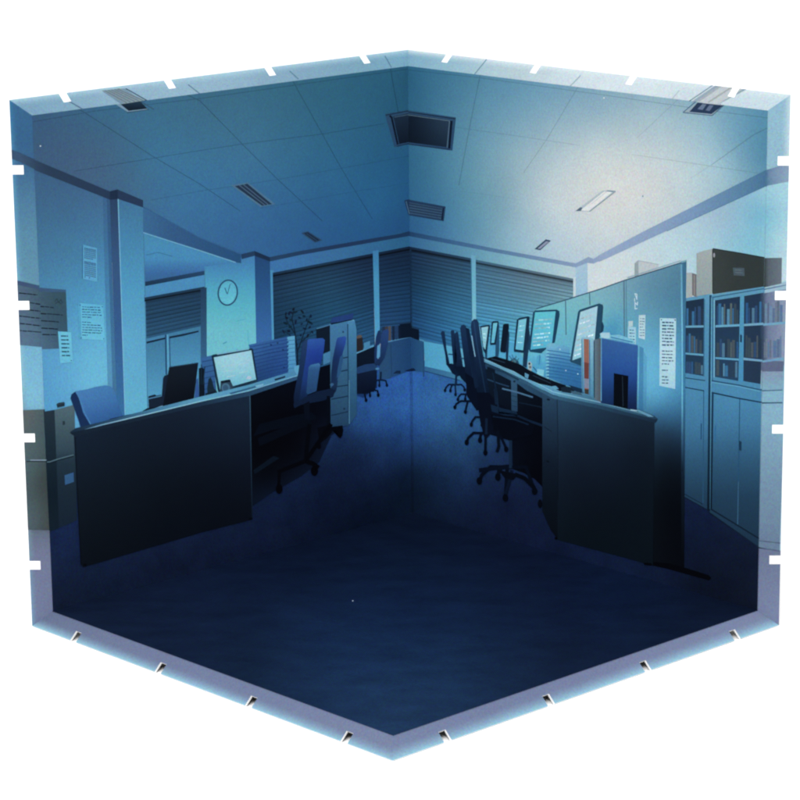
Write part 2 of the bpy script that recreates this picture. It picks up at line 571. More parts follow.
# ---- ceilings
ceilL = field((45, 125, (58, 92, 128)), (60, 142, (62, 94, 128)), (100, 112, (58, 104, 138)), (150, 150, (60, 112, 148)), (200, 110, (60, 106, 134)), (300, 95, (50, 98, 124)),
              (395, 85, (40, 88, 116)), (400, 130, (40, 90, 124)), (250, 150, (60, 110, 144)), (200, 190, (58, 112, 156)), (300, 170, (50, 102, 140)), (395, 170, (38, 90, 132)),
              (380, 205, (40, 94, 140)), (250, 222, (52, 100, 152)), (330, 222, (42, 90, 142)), (395, 226, (36, 82, 134)), (130, 190, (64, 104, 138)), (90, 170, (66, 97, 130)), (110, 145, (63, 99, 130)), (170, 212, (60, 110, 155)))
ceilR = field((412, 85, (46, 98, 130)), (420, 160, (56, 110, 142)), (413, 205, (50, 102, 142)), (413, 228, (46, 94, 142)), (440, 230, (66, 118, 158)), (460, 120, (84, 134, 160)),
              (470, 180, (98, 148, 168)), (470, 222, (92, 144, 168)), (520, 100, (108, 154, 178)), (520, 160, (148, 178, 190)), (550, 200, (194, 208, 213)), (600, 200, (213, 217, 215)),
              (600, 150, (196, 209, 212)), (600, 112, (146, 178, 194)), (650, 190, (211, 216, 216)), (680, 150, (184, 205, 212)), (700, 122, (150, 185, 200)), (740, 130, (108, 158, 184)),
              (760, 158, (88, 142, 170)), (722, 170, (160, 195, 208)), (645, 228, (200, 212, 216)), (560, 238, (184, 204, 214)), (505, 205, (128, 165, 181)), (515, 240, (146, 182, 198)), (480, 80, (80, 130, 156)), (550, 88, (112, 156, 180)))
c = Ink('printed_ceiling', 'L', WL, 1, 'printed ceiling of thin lined tiles, steel blue', None)
c.poly([(0, 60), (430, 30), (430, 262), (0, 262)], ceilL, 10)
k = mulc(ceilL, 0.796)
c.line([(62, 99), (85, 112.5), (155, 157.5), (200, 184), (240, 211)], .8, k)
c.line([(34, 122), (97, 111), (200, 98.7), (300, 84.5), (409, 69)], .8, mulc(ceilL, 0.850))
c.line([(75, 171), (200, 150.5), (242, 144), (322, 134), (384, 123.5)], .8, mulc(ceilL, 0.850))
c.line([(150, 200), (200, 191), (277, 179.5), (345, 167.5), (408, 156)], .7, mulc(ceilL, 0.891))
c.line([(200, 101), (242, 144), (277, 179), (322, 221)], .8, k)
c.line([(292, 80), (322, 134), (342, 170), (372, 219)], .8, mulc(ceilL, 0.823))
c.line([(390, 66), (393, 84), (398, 112)], .8, k)
c.line([(260, 208), (300, 201), (345, 193), (408, 183)], .6, mulc(ceilL, 0.918))
c.line([(168, 86), (200, 101)], .8, k)
c.ell(41.5, 146, .7, .7, (190, 210, 220))
c.build()
c = Ink('printed_ceiling', 'R', WR, 1, 'printed ceiling washed with a pale glow around a lamp', None)
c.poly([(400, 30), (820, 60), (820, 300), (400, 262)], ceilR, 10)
c.line([(409, 70), (480, 77.8), (600, 94.5), (720, 112), (768, 118)], .8, mulc(ceilR, 0.864))
c.line([(481, 72), (470, 126), (459, 185)], .8, mulc(ceilR, 0.837))
c.line([(578, 87), (547, 139), (524, 172)], .8, mulc(ceilR, 0.878))
c.line([(677, 100), (637, 137.5)], .7, mulc(ceilR, 0.918))
c.line([(768, 127), (752, 135), (711, 164.5)], .8, mulc(ceilR, 0.850))
c.line([(711, 164.5), (690, 178)], .6, mulc(ceilR, 0.932))
c.line([(456, 127), (520, 136), (580, 145)], .7, mulc(ceilR, 0.918))
c.line([(632, 154), (690, 162.5), (757, 172.5)], .7, mulc(ceilR, 0.912))
c.line([(455, 190), (490, 194.5), (520, 199)], .5, mulc(ceilR, 0.952))
c.ell(643, 195.5, .7, .9, (120, 140, 150))
c.ell(604, 98, .6, .6, (240, 244, 246))
c.build()

# ceiling tile joints and vents on the top rims
for pts, cc, lb in (([(62, 100), (85, 112.5)], (84, 118, 146), 'short ceiling joint beside the cut vent'), ([(180, 86), (200, 100)], (98, 134, 160), 'faint ceiling joint right of the cut vent'),
                    ([(282, 72), (292, 80)], (92, 132, 160), 'ceiling joint half way along the rim'), ([(382, 56), (390, 67.5)], (88, 130, 158), 'ceiling joint nearest the corner')):
    Ink('printed_ceiling_joint', 'LT', WL, 2, lb).line(pts, .9, cc).build()
for pts, cc, lb in (([(492, 60), (480, 75)], (112, 150, 172), 'ceiling joint on the rim right of the corner'), ([(589, 77), (577, 89)], (160, 186, 200), 'pale ceiling joint half way along the rim'),
                    ([(685, 92), (677, 101)], (190, 208, 218), 'palest ceiling joint beside the grey vent')):
    Ink('printed_ceiling_joint', 'RT', WR, 2, lb).line(pts, .9, cc).build()


# ---- vents
def slits(c, a, b, d, e, n, col, w):
    """n strokes between side a-b and side d-e"""
    for i in range(n):
        t = (i + .5) / n
        c.line([(lerp(a[0], b[0], t), lerp(a[1], b[1], t)), (lerp(d[0], e[0], t), lerp(d[1], e[1], t))], w, col, hold=i > 0)


v = Ink('printed_vent', 'L+LT', WL, 3, 'ceiling vent cut by the top rim, dark below and hatched grey above')
v.poly([(96, 92), (118, 90), (148, 109.5), (128, 112)], (120, 150, 172))
v.poly([(97, 92.5), (113, 90), (140, 102), (121, 105)], (130, 150, 160))
v.poly([(121, 104.6), (140.5, 101.4), (147.5, 108.8), (129, 111)], vg((101, (32, 56, 78)), (110, (16, 30, 46))), 3)
v.line([(119, 90), (140, 101), (154, 109.5)], .8, (58, 84, 110))
v.line([(127, 112.6), (149, 109.6)], .7, (56, 80, 104))
for i in range(5):
    t = i / 4
    v.line([(99 + 12 * t, 92.2 - 1.6 * t), (122 + 15 * t, 104 - 2.6 * t)], .6, (88, 112, 130), hold=i > 0)
v.build()
v = Ink('printed_vent', 'L', WL, 3, 'slim dark ceiling vent left of the corner, the larger one')
v.poly([(230.5, 185), (247.5, 182.3), (275, 204), (260, 206.8)], (74, 112, 140))
v.poly([(234.5, 186), (247, 183.6), (271.5, 204), (261.5, 205.6)], (34, 52, 76))
for i in range(2):
    v.line([(239 + 4 * i, 185.2 - .7 * i), (264.4 + 3.4 * i, 205 - .5 * i)], .9, (70, 96, 122), hold=i > 0)
v.build()
v = Ink('printed_vent', 'L', WL, 3, 'smallest dark ceiling vent, above the first blind')
v.poly([(300.5, 232.8), (307.5, 231.2), (322, 240.2), (314.4, 242.6)], (44, 72, 104))
v.poly([(303, 233), (307.3, 232), (319.5, 240.1), (314.8, 241.6)], (24, 42, 68))
v.line([(306, 233.4), (316.5, 240.8)], .7, (44, 70, 98))
v.build()
vf = vg((110, (44, 74, 104)), (150, (40, 70, 106)))
v = Ink('printed_vent', 'L', WL, 3, 'left half of the big square vent folded into the corner')
v.poly([(384.8, 114), (407, 110), (412, 110), (412, 144), (409, 144.2), (394, 147)], vf)
v.poly([(393, 116.5), (408, 113.4), (412, 113.8), (412, 142), (409, 142), (399, 144)], vg((113, (28, 46, 68)), (144, (14, 26, 44))), 8)
v.line([(389.4, 115.5), (391.4, 117.5), (397.5, 144.5)], 2.0, (14, 26, 46))
v.line([(385.5, 115.2), (407, 111), (412, 111.2)], .8, (20, 38, 62))
v.line([(394, 117.2), (408, 114.6), (412, 114.9)], .6, (70, 98, 120))
v.line([(396.6, 146.3), (409, 143.4)], .9, (26, 46, 74))
v.build()
v = Ink('printed_vent', 'R', WR, 3, 'right half of the big square vent, with a light frame')
v.poly([(405, 110), (408, 110), (456.3, 117.2), (452.6, 150.2), (409, 144), (405, 144)], vf)
v.poly([(405, 114), (408.5, 113.8), (449.4, 119.8), (447, 146.8), (409, 142), (405, 142)], field((410, 120, (16, 30, 48)), (445, 122, (38, 58, 80)), (412, 140, (14, 26, 42)), (444, 145, (24, 40, 58))), 8)
v.poly([(450.6, 120.4), (453, 120.6), (450.6, 148.2), (448.4, 148)], (12, 24, 44))
v.line([(406, 111.4), (455.5, 118.6)], .9, (20, 38, 62))
v.line([(408, 114.6), (449.8, 120.6), (447.4, 147.2)], .7, (84, 108, 126))
v.line([(406, 143.4), (450, 149.2)], 1.0, (30, 50, 76))
v.build()
v = Ink('printed_vent', 'L', WL, 3, 'left corner of the lower folded vent')
v.poly([(404, 200.4), (409.6, 199), (412, 199.5), (412, 216), (408, 214.6)], (30, 54, 86))
v.line([(405.8, 201.2), (409, 214)], .8, (74, 106, 136))
v.build()
v = Ink('printed_vent', 'R', WR, 3, 'lower vent just right of the corner, slatted')
v.poly([(405, 200), (409, 199.2), (445.8, 206), (444, 220.6), (408, 214.6), (405, 214)], (34, 58, 90))
v.poly([(408, 201.6), (442.6, 207.6), (441.4, 218.6), (409, 213)], (54, 82, 110))
for i in range(4):
    v.line([(408.6, 203.2 + 2.6 * i), (442, 208.8 + 2.6 * i)], 1.1, (32, 52, 80), hold=i > 0)
v.line([(443.6, 207.4), (442.2, 219.4)], 1.2, (14, 28, 52))
v.build()
v = Ink('printed_vent', 'R+RT', WR, 3, 'ceiling vent at the far right, cut by the top rim and paler there')
v.poly([(682.4, 112.2), (722, 85.5), (753, 88.5), (722, 104.5), (711.5, 115.4)], (150, 172, 186))
v.poly([(689, 111.8), (724, 86.6), (748, 89), (721, 105), (711, 114)], (196, 206, 212))
v.poly([(689, 111.8), (697, 102.6), (722.5, 105.4), (711, 114)], (40, 60, 92))
v.poly([(697, 109), (702, 104), (706, 104.4), (702, 110)], (104, 122, 150))
v.poly([(705, 110.2), (709, 105), (713, 105.4), (709, 111)], (98, 116, 146))
v.line([(703, 102), (730, 84)], 2.0, (166, 178, 186)); v.line([(712, 103.4), (741, 85)], 1.5, (168, 176, 178), hold=True)
v.line([(693, 103), (717, 87)], .8, (130, 156, 174), hold=True)
v.line([(682.8, 112.4), (711.5, 115.4), (723.5, 105)], .8, (76, 102, 132))
v.line([(682.8, 112.4), (696, 101)], .8, (70, 104, 134))
v.build()
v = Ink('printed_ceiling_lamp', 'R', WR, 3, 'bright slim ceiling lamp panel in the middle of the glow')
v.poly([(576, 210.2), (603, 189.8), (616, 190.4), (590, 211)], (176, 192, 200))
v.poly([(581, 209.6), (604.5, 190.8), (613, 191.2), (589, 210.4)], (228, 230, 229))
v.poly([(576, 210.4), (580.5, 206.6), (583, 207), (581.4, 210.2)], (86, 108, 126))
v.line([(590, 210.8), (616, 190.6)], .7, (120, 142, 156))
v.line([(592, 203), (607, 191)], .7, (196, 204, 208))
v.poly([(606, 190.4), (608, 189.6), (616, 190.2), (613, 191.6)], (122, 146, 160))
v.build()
v = Ink('printed_vent', 'R', WR, 3, 'small grey ceiling vent right of the blinds')
v.poly([(535, 248.3), (546.3, 238.6), (551.5, 239.8), (540.8, 249.4)], (46, 70, 96))
v.poly([(538, 247.8), (546.6, 240.4), (549.8, 240.8), (540.6, 248.2)], (140, 150, 172))
v.build()

# ==================================================================== left wall
wl = field((60, 178, (60, 96, 134)), (100, 198, (66, 106, 146)), (60, 230, (66, 114, 152)), (100, 240, (68, 122, 164)), (50, 270, (72, 126, 164)), (64, 300, (76, 142, 184)),
           (96, 300, (82, 156, 198)), (60, 360, (92, 162, 206)), (95, 360, (104, 180, 213)), (60, 400, (88, 158, 204)), (92, 392, (108, 184, 216)), (112, 410, (96, 165, 204)))
w_ = Ink('printed_wall', 'L', WL, 2, 'light blue printed wall behind the blue chair')
w_.poly([(15, 158), (37, 168), (110, 198), (117, 425), (60, 440), (15, 440)], wl, 9)
w_.poly([(103, 196), (110, 198), (117, 420), (108, 420)], mixc(wl, (48, 84, 132), .35), 9)
w_.poly([(107, 197), (110, 198), (117, 420), (113, 420)], mixc(wl, (42, 74, 120), .6), 9)
w_.build()
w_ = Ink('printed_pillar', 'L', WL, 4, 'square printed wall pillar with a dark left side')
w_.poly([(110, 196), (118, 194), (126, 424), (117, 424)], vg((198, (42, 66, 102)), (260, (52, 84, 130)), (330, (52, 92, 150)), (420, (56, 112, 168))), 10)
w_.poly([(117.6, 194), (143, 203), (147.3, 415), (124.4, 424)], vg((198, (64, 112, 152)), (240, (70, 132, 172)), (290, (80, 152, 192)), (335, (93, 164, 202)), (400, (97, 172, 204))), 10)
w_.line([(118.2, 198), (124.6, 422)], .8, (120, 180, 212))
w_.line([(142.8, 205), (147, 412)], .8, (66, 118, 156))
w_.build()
w_ = Ink('printed_cornice', 'L+LS', WL, 5, 'dark cornice running down from the left rim to the pillar')
cf_ = hg((20, (58, 84, 116)), (45, (42, 62, 88)), (140, (36, 56, 88)))
w_.poly([(5, 149), (19, 153.5), (36.4, 160.2), (37.4, 170.6), (21, 163), (5, 158)], cf_, 12)
w_.poly([(36, 160), (110, 191.2), (110, 199.2), (37, 170.4)], cf_, 12)
w_.poly([(117.5, 189.2), (143, 200), (143, 207.2), (118, 198.6)], cf_, 12)
w_.poly([(110, 191.2), (117.5, 189.2), (118, 198.6), (110, 199.2)], (28, 46, 74))
w_.build()
# alcove behind the pillar
w_ = Ink('printed_ceiling_beam', 'L', WL, 5, 'blue ceiling beam from the pillar to the clock column')
w_.poly([(143, 206.5), (200, 238), (240, 253.6), (240.6, 263), (235, 262), (200, 250.2), (143, 232)], hg((143, (58, 104, 150)), (175, (50, 88, 136)), (240, (38, 78, 126))), 8)
w_.line([(143, 232.2), (200, 250.5), (235, 262.2)], 1.1, (104, 164, 198))
w_.line([(143, 206.8), (200, 238), (240, 253.8)], .8, (50, 92, 140))
w_.build()
w_ = Ink('printed_alcove', 'L', WL, 3, 'recess between pillar and clock column with a pale ceiling')
w_.poly([(143, 230), (200, 248), (238, 261), (206, 270), (143, 285)], vg((232, (72, 136, 176)), (258, (72, 138, 184)), (272, (58, 104, 166)), (282, (54, 100, 152))), 7)
w_.poly([(143, 285), (206, 271), (206, 290), (146, 300)], (74, 138, 186))
w_.poly([(144, 281.4), (206, 270), (206, 274.2), (144, 285.8)], vg((270, (38, 70, 108)), (285, (28, 52, 82))), 6)
w_.poly([(145, 335), (206, 322), (206, 398), (147, 412)], vg((325, (62, 118, 156)), (345, (70, 130, 170)), (395, (88, 162, 200))), 8)
w_.line([(146, 254.5), (158, 252), (172, 256)], .7, (56, 112, 150))
w_.build()


def blind(c, tl, tr, br, bl, base, n, seed, d=.8, lite=1.09, w=.95):
    c.poly([tl, tr, br, bl], base, 8)
    r = random.Random(seed)
    for side in (0, 1):
        c.sub += 1
        for i in range(n):
            t = (i + .35 + .4 * side + r.uniform(-.05, .05)) / n
            if t > 1:
                continue
            p = (lerp(tl[0], bl[0], t), lerp(tl[1], bl[1], t))
            q = (lerp(tr[0], br[0], t), lerp(tr[1], br[1], t))
            kk = r.uniform(.9, 1.06) * (d if side == 0 else lite)
            c.line([p, q], w * r.uniform(.75, 1.15), mulc(base, kk), hold=True)
    c.poly([tl, tr, (tr[0], tr[1] + 2.2), (tl[0], tl[1] + 2.2)], mulc(base, .95))
    c.poly([(tl[0], tl[1] + 2.2), (tr[0], tr[1] + 2.2), (tr[0], tr[1] + 4.2), (tl[0], tl[1] + 4.2)], mulc(base, .5))


b_ = Ink('printed_window_blind', 'L', WL, 4, 'half hidden blind in the recess above white cupboards')
blind(b_, (144, 297), (205, 286), (205, 324.5), (145.5, 338), vg((286, (32, 58, 86)), (310, (34, 66, 96)), (338, (42, 82, 116))), 10, 1)
b_.poly([(200, 288), (206, 287), (206, 360), (200, 360)], vg((285, (34, 60, 90)), (355, (52, 96, 136))))
b_.build()
w_ = Ink('printed_cupboard', 'L', WL, 4, 'pair of pale cupboard doors outlined in dark lines')
w_.poly([(146, 342), (164.5, 338), (166, 405), (147, 409)], vg((338, (62, 118, 156)), (400, (84, 156, 194))), 8)
w_.poly([(169, 337), (198.5, 330.8), (199, 398), (170, 404)], vg((330, (62, 120, 160)), (360, (76, 142, 182)), (395, (86, 156, 194))), 8)
w_.poly([(146, 341), (164.5, 336.8), (164.5, 338.6), (146, 343)], (20, 40, 66))
w_.poly([(168.6, 336), (184, 333), (198, 330), (198, 331.6), (182, 335.6), (168.6, 338)], (22, 42, 66), hold=True)
w_.line([(165, 334), (165.6, 374)], 1.4, (32, 66, 106), hold=True); w_.line([(168.8, 337), (169.6, 368)], 1.0, (44, 84, 124), hold=True)
w_.line([(167, 334), (167.6, 370)], 1.4, (92, 164, 200), hold=True)
w_.build()

# clock column
w_ = Ink('printed_clock_column', 'L', WL, 4, 'bright turquoise column that carries the clock')
w_.poly([(204, 266.5), (236, 262), (241, 257), (254.3, 254), (256.2, 386), (205.5, 400)], vg((258, (66, 122, 176)), (272, (72, 140, 184)), (290, (82, 164, 190)), (310, (92, 178, 196)), (330, (108, 186, 201)), (375, (116, 194, 208))), 8)
w_.poly([(254, 253), (269.2, 259.5), (272.2, 386), (256, 386)], vg((258, (34, 70, 124)), (290, (40, 84, 142)), (330, (54, 102, 174)), (370, (62, 112, 180))), 8)
w_.poly([(240.5, 254), (254, 250.8), (269.4, 257.2), (269.4, 261.4), (254, 255.6), (241, 259)], (34, 60, 96))
w_.poly([(254, 250.8), (269.4, 257.2), (269.4, 261.4), (254, 255.6)], (26, 46, 78))
w_.line([(204.3, 268), (205.2, 392)], .9, (70, 130, 160))
w_.line([(247, 330), (248, 350)], .7, (84, 176, 190)); w_.line([(222, 343.4), (226, 341.6)], 1.0, (66, 148, 170), hold=True)
w_.line([(235, 321), (244, 319)], .7, (78, 168, 186), hold=True)
w_.build()
w_ = Ink('printed_clock', 'L', WL, 6, 'round wall clock with a thin dark ring')
w_.ell(227, 292.3, 9.3, 12.4, vg((280, (88, 170, 198)), (304, (100, 190, 208))), .1)
w_.ring(227, 292.3, 10.2, 13.2, 1.5, (42, 76, 112), .12, 36)
w_.line([(226.4, 293.6), (224, 287.4)], .9, (44, 84, 118)); w_.line([(226.6, 293.8), (229.4, 283.6)], .7, (52, 96, 130))
for i in range(12):
    t = i * math.pi / 6
    w_.ell(227 + 7.6 * math.sin(t), 292.3 - 10.4 * math.cos(t), .4, .4, (70, 132, 160), hold=i > 0, n=6)
w_.build()

# back wall, left of the fold
w_ = Ink('printed_back_wall', 'L', WL, 3, 'far wall strip between cornice and blinds, left of the corner')
w_.poly([(268, 258), (412, 231), (413, 300), (270, 330)], hg((270, (60, 112, 172)), (330, (58, 108, 158)), (410, (44, 96, 136))), 9)
w_.poly([(269, 270), (273, 270), (274, 386), (271, 388)], vg((270, (70, 136, 180)), (380, (84, 158, 200))), 9)
w_.poly([(269, 257), (300, 250.8), (400, 233.6), (409, 231.2), (413, 231.6), (413, 236.4), (409, 236), (400, 237.6), (300, 254.8), (269, 261.4)], hg((270, (36, 64, 98)), (340, (32, 54, 92)), (405, (28, 54, 92))), 9)
w_.build()
b_ = Ink('printed_window_blind', 'L', WL, 4, 'wide dark closed blind between column and white post')
blind(b_, (272, 272.6), (372.3, 253.4), (374.5, 352), (274, 388), field((280, 275, (30, 54, 82)), (365, 258, (24, 42, 72)), (280, 330, (26, 60, 92)), (330, 310, (34, 78, 112)), (370, 310, (30, 66, 102)), (300, 360, (28, 66, 104)), (368, 340, (38, 84, 128)), (330, 280, (34, 66, 94))), 27, 2)
b_.build()
b_ = Ink('printed_window_blind', 'L', WL, 4, 'narrow dark blind from the white post to the corner')
blind(b_, (378, 252.4), (413, 245.6), (414, 342), (379, 344), field((385, 255, (22, 42, 72)), (408, 250, (20, 38, 66)), (390, 290, (28, 60, 98)), (408, 290, (24, 56, 92)), (390, 325, (34, 72, 118)), (408, 325, (28, 66, 112))), 23, 3)
b_.build()
w_ = Ink('printed_window_post', 'L', WL, 5, 'pale post between two blinds, left of the corner')
w_.poly([(372.2, 251), (378, 250), (379.3, 345), (374.6, 346)], vg((250, (60, 120, 168)), (280, (72, 144, 184)), (345, (82, 158, 200))), 9)
w_.build()

# far counter, both sides of the fold
w_ = Ink('printed_counter', 'L', WL, 5, 'low far counter left of the corner')
w_.poly([(384, 343), (411, 337), (414, 337.4), (414, 370), (411, 370.4), (388, 379), (378, 380), (380, 350)], hg((385, (40, 76, 116)), (392, (36, 72, 118)), (410, (28, 64, 114))), 7)
w_.line([(384, 342.6), (411, 336.6), (414, 337)], 1.3, (84, 140, 182))
w_.line([(390.2, 344), (391, 376)], .8, (30, 62, 100))
w_.poly([(392, 374), (396, 371), (400, 371), (400, 374)], (18, 38, 70)); w_.poly([(404, 371), (412, 368.6), (414, 371), (408, 372)], (14, 30, 62))
w_.build()
w_ = Ink('printed_counter', 'R', WR, 5, 'low far counter right of the corner')
w_.poly([(404, 338), (411, 337), (424.2, 340.8), (424.6, 372), (411, 370.6), (404, 370)], hg((410, (30, 68, 118)), (424, (40, 84, 128))), 7)
w_.line([(404, 337), (411, 336.8), (424.2, 340.8)], 1.2, (82, 140, 176))
w_.line([(423.6, 342), (423.8, 376.5)], 1.3, (34, 72, 116))
w_.poly([(406, 369), (414, 368), (416, 370.4), (408, 372)], (14, 30, 62))
w_.build()
w_ = Ink('printed_book', 'L', WL, 6, 'row of dark and orange books on the far counter')
for i, (x, cc) in enumerate(((381.5, (30, 50, 80)), (384.4, (60, 58, 62)), (387.6, (78, 76, 78)), (391.4, (22, 40, 70)), (394.6, (34, 60, 100)), (397.6, (16, 30, 56)))):
    w_.poly([(x, 327 - .25 * i), (x + 2.7, 326.6 - .25 * i), (x + 2.8, 342 - .6 * i), (x + .2, 342.6 - .6 * i)], cc, hold=i > 0)
w_.build()
w_ = Ink('printed_printer', 'L', WL, 6, 'black printer on the far counter, left of the corner')
w_.poly([(399, 323.4), (411, 321.8), (414, 322), (414, 337.4), (411, 337.2), (400, 339)], (10, 24, 46)); w_.line([(399, 324), (412, 322.4)], 1, (28, 54, 88)); w_.build()
w_ = Ink('printed_printer', 'R', WR, 6, 'black printer beside the corner, right of the fold')
w_.poly([(404, 323), (411, 322), (412.4, 326.6), (419.2, 328.6), (419.4, 340.2), (411, 337.2), (404, 337)], (10, 24, 44))
w_.poly([(404, 323), (411, 322), (412, 326), (404, 327)], (16, 36, 62))
w_.line([(412, 327), (419, 329)], .9, (30, 58, 92)); w_.build()

# plant
pl_ = Ink('printed_plant', 'L', WL, 6, 'bare dark pot plant silhouetted on the blind')
dk = (16, 32, 52)
pl_.line([(297, 388), (296.4, 352), (294, 332), (291, 318), (293.4, 309)], 1.6, dk, w2=.7)
pl_.line([(296.4, 352), (303, 333), (307, 322), (309, 316)], 1.1, dk, w2=.6); pl_.line([(294.4, 334), (287, 323), (284, 316)], 1.0, dk, w2=.5)
pl_.line([(296.6, 345), (288, 334), (283.6, 331)], .9, dk, w2=.5); pl_.line([(300, 342), (308, 335), (311, 331)], .9, dk, w2=.5)
pr = random.Random(3)
for (x, y) in ((293, 309), (291, 313), (288, 312.6), (295, 313), (286, 317), (284, 314), (290, 319), (294, 321), (285, 324), (283, 331), (287, 330), (290, 327), (305, 320), (309, 316),
               (303, 317), (308, 322), (311, 331), (309, 327), (304, 329), (307, 336), (300, 324), (302, 312), (298, 318), (311, 322), (288, 337), (304, 341), (299, 335)):
    pl_.ell(x + pr.uniform(-1, 1), y + pr.uniform(-1, 1), pr.uniform(1.2, 2.6), pr.uniform(.7, 1.2), tuple(k_ * pr.uniform(.8, 1.25) for k_ in dk), pr.uniform(0, 3), n=9)
pl_.items = [(a_, b2, c_, min(d_, 9)) for a_, b2, c_, d_ in pl_.items]
pl_.poly([(293, 366), (303, 364), (303, 386), (294, 389)], (92, 158, 196))
pl_.build()

# wall notices and board
n_ = Ink('printed_notice_board', 'L+LS', WL, 4, 'brown notice board with six rows of small writing at the left rim')
n_.poly([(10, 281.6), (17, 282.6), (41, 287), (66, 289), (67.6, 331), (66, 345), (59, 347.6), (41, 348.2), (20, 347), (8, 346)], field((20, 290, (80, 104, 126)), (34, 330, (84, 112, 136)), (45, 320, (62, 88, 106)), (60, 295, (54, 82, 96)), (60, 335, (58, 88, 110)), (50, 290, (56, 82, 98))), 6)
n_.poly([(10, 281.6), (17, 282.6), (41, 287), (66, 289), (66, 291.4), (41, 291), (17, 287), (10, 286)], hg((20, (62, 82, 118)), (60, (58, 90, 126))))
tc_ = (26, 38, 54)
for i, (x0, x1, y, s_) in enumerate(((19, 38, 294.4, .07), (27, 54, 303.6, .10), (20, 63, 310.4, .075), (19, 59, 317.6, .07), (20, 58, 325, .07), (19, 58, 332.2, .03))):
    n_.text(x0, y, x1, 0, tc_, s_, 1.2, seed=i, wl=(3, 9), hold=i > 0)
n_.line([(55, 301), (57, 298), (59, 301.6), (61, 298.6), (62.6, 302)], .7, (38, 56, 66))
n_.line([(55.6, 303), (58, 301), (62, 303.4)], .6, (38, 56, 66))
n_.build()
pb = vg((244, (88, 156, 196)), (281, (92, 164, 206)))
n_ = Ink('printed_notice', 'L', WL, 5, 'tall narrow paper notice high on the wall, written in two blocks')
n_.poly([(82.9, 244), (97, 247.6), (97, 281.2), (82.6, 278)], pb, 12)
n_.line([(82.9, 244.5), (82.6, 278)], .8, (58, 108, 150))
for j, (a_, b2) in enumerate(((247, 258), (260.4, 276))):
    for i in range(8):
        x = 84.6 + i * 1.45
        n_.text(x, a_ + i * .3 + .8, x + .8, 0, (34, 70, 108), 0, 1.0, seed=i, hold=not (i == 0 and j == 0))
        for yy in np.arange(a_ + i * .3, b2 + i * .3 - (2.2 * rnd.random()), 1.9):
            n_.rect(x, yy, x + .85, yy + 1.25, (34 + 30 * rnd.random(), 74, 116), hold=True)
n_.build()
n_ = Ink('printed_notice', 'L', WL, 5, 'wide pale notice in the middle of the wall with eleven rows of writing')
n_.poly([(78, 302), (103, 304.4), (104.6, 339.4), (79, 338.2)], vg((302, (94, 176, 212)), (339, (106, 188, 216))), 12)
n_.poly([(78, 302), (80.4, 302.2), (81.4, 338.4), (79, 338.2)], (84, 160, 198))
for i in range(12):
    if i == 5:
        continue
    n_.text(82 + (0 if i % 3 else 0), 305.6 + i * 2.55, (102.4 if i not in (4, 6, 11) else 95 - i * .6), 0, (38, 78, 116), .045, .85, .15, seed=i, wl=(1, 4), hold=i > 0)
for x, y in ((80, 304.4), (102, 306), (81, 337), (103.4, 338)):
    n_.ell(x, y, .6, .6, (46, 78, 104), hold=True, n=6)
n_.build()
n_ = Ink('printed_notice', 'L', WL, 6, 'small bright notice overlapping the board, six bold rows')
n_.poly([(58, 330.4), (71, 331.2), (72.6, 361), (60, 362.4)], (106, 188, 217))
for i in range(6):
    n_.text(60.8 + .2 * i, 334.4 + i * 3.9, 69 + .25 * i, 0, (28, 52, 80), .02, 1.3, .15, seed=i, wl=(3, 6), hold=i > 0)
n_.ell(71, 359.6, .6, .6, (60, 100, 130)); n_.build()

# file cabinet at the left rim
f_ = Ink('printed_file_cabinet', 'L+LS', WL, 7, 'greenish grey file cabinet at the left rim with a blue tag')
f_.poly([(10, 413), (22, 412), (44, 410.4), (44.6, 440), (49, 530), (20, 530), (10, 470)], field((26, 418, (92, 100, 102)), (40, 440, (72, 90, 96)), (42, 420, (72, 92, 98)), (30, 470, (74, 94, 100)), (44, 480, (56, 66, 66)), (32, 520, (78, 96, 104)), (46, 524, (64, 72, 74))), 6)
f_.poly([(43.8, 410.4), (54.4, 408.6), (58.4, 526.6), (49, 530)], vg((410, (36, 50, 62)), (440, (26, 42, 54)), (490, (14, 28, 40)), (528, (16, 30, 42))), 8)
f_.poly([(54.2, 408.8), (74, 403.6), (76, 519), (58.2, 526.6)], vg((405, (78, 102, 112)), (430, (62, 84, 94)), (452, (46, 66, 80)), (458, (32, 50, 64)), (480, (26, 42, 56)), (522, (20, 34, 50))), 6)
f_.line([(20, 461.4), (49, 460.6), (58, 457.6), (73, 453.6)], 1.1, (74, 100, 112)); f_.line([(26, 462.6), (49, 462), (58, 459), (73, 455)], .8, (14, 26, 36))
f_.line([(30, 461.2), (46, 460.8)], 1.2, (120, 142, 156))
f_.poly([(63.8, 474), (72.8, 471.2), (73.2, 480.6), (64.4, 483.6)], (48, 86, 132))
f_.poly([(62, 420), (64.4, 419.6), (64.6, 423.4), (62.2, 424)], (38, 54, 64))
f_.build()
f_ = Ink('printed_telephone', 'L', WL, 8, 'small black telephone on the file cabinet')
f_.poly([(56, 403), (58.4, 401.6), (63.6, 400.8), (64.4, 402), (64.2, 405), (57, 406.6)], (42, 62, 76)); f_.line([(57, 404.8), (64, 403.4)], 1.4, (26, 42, 56)); f_.build()

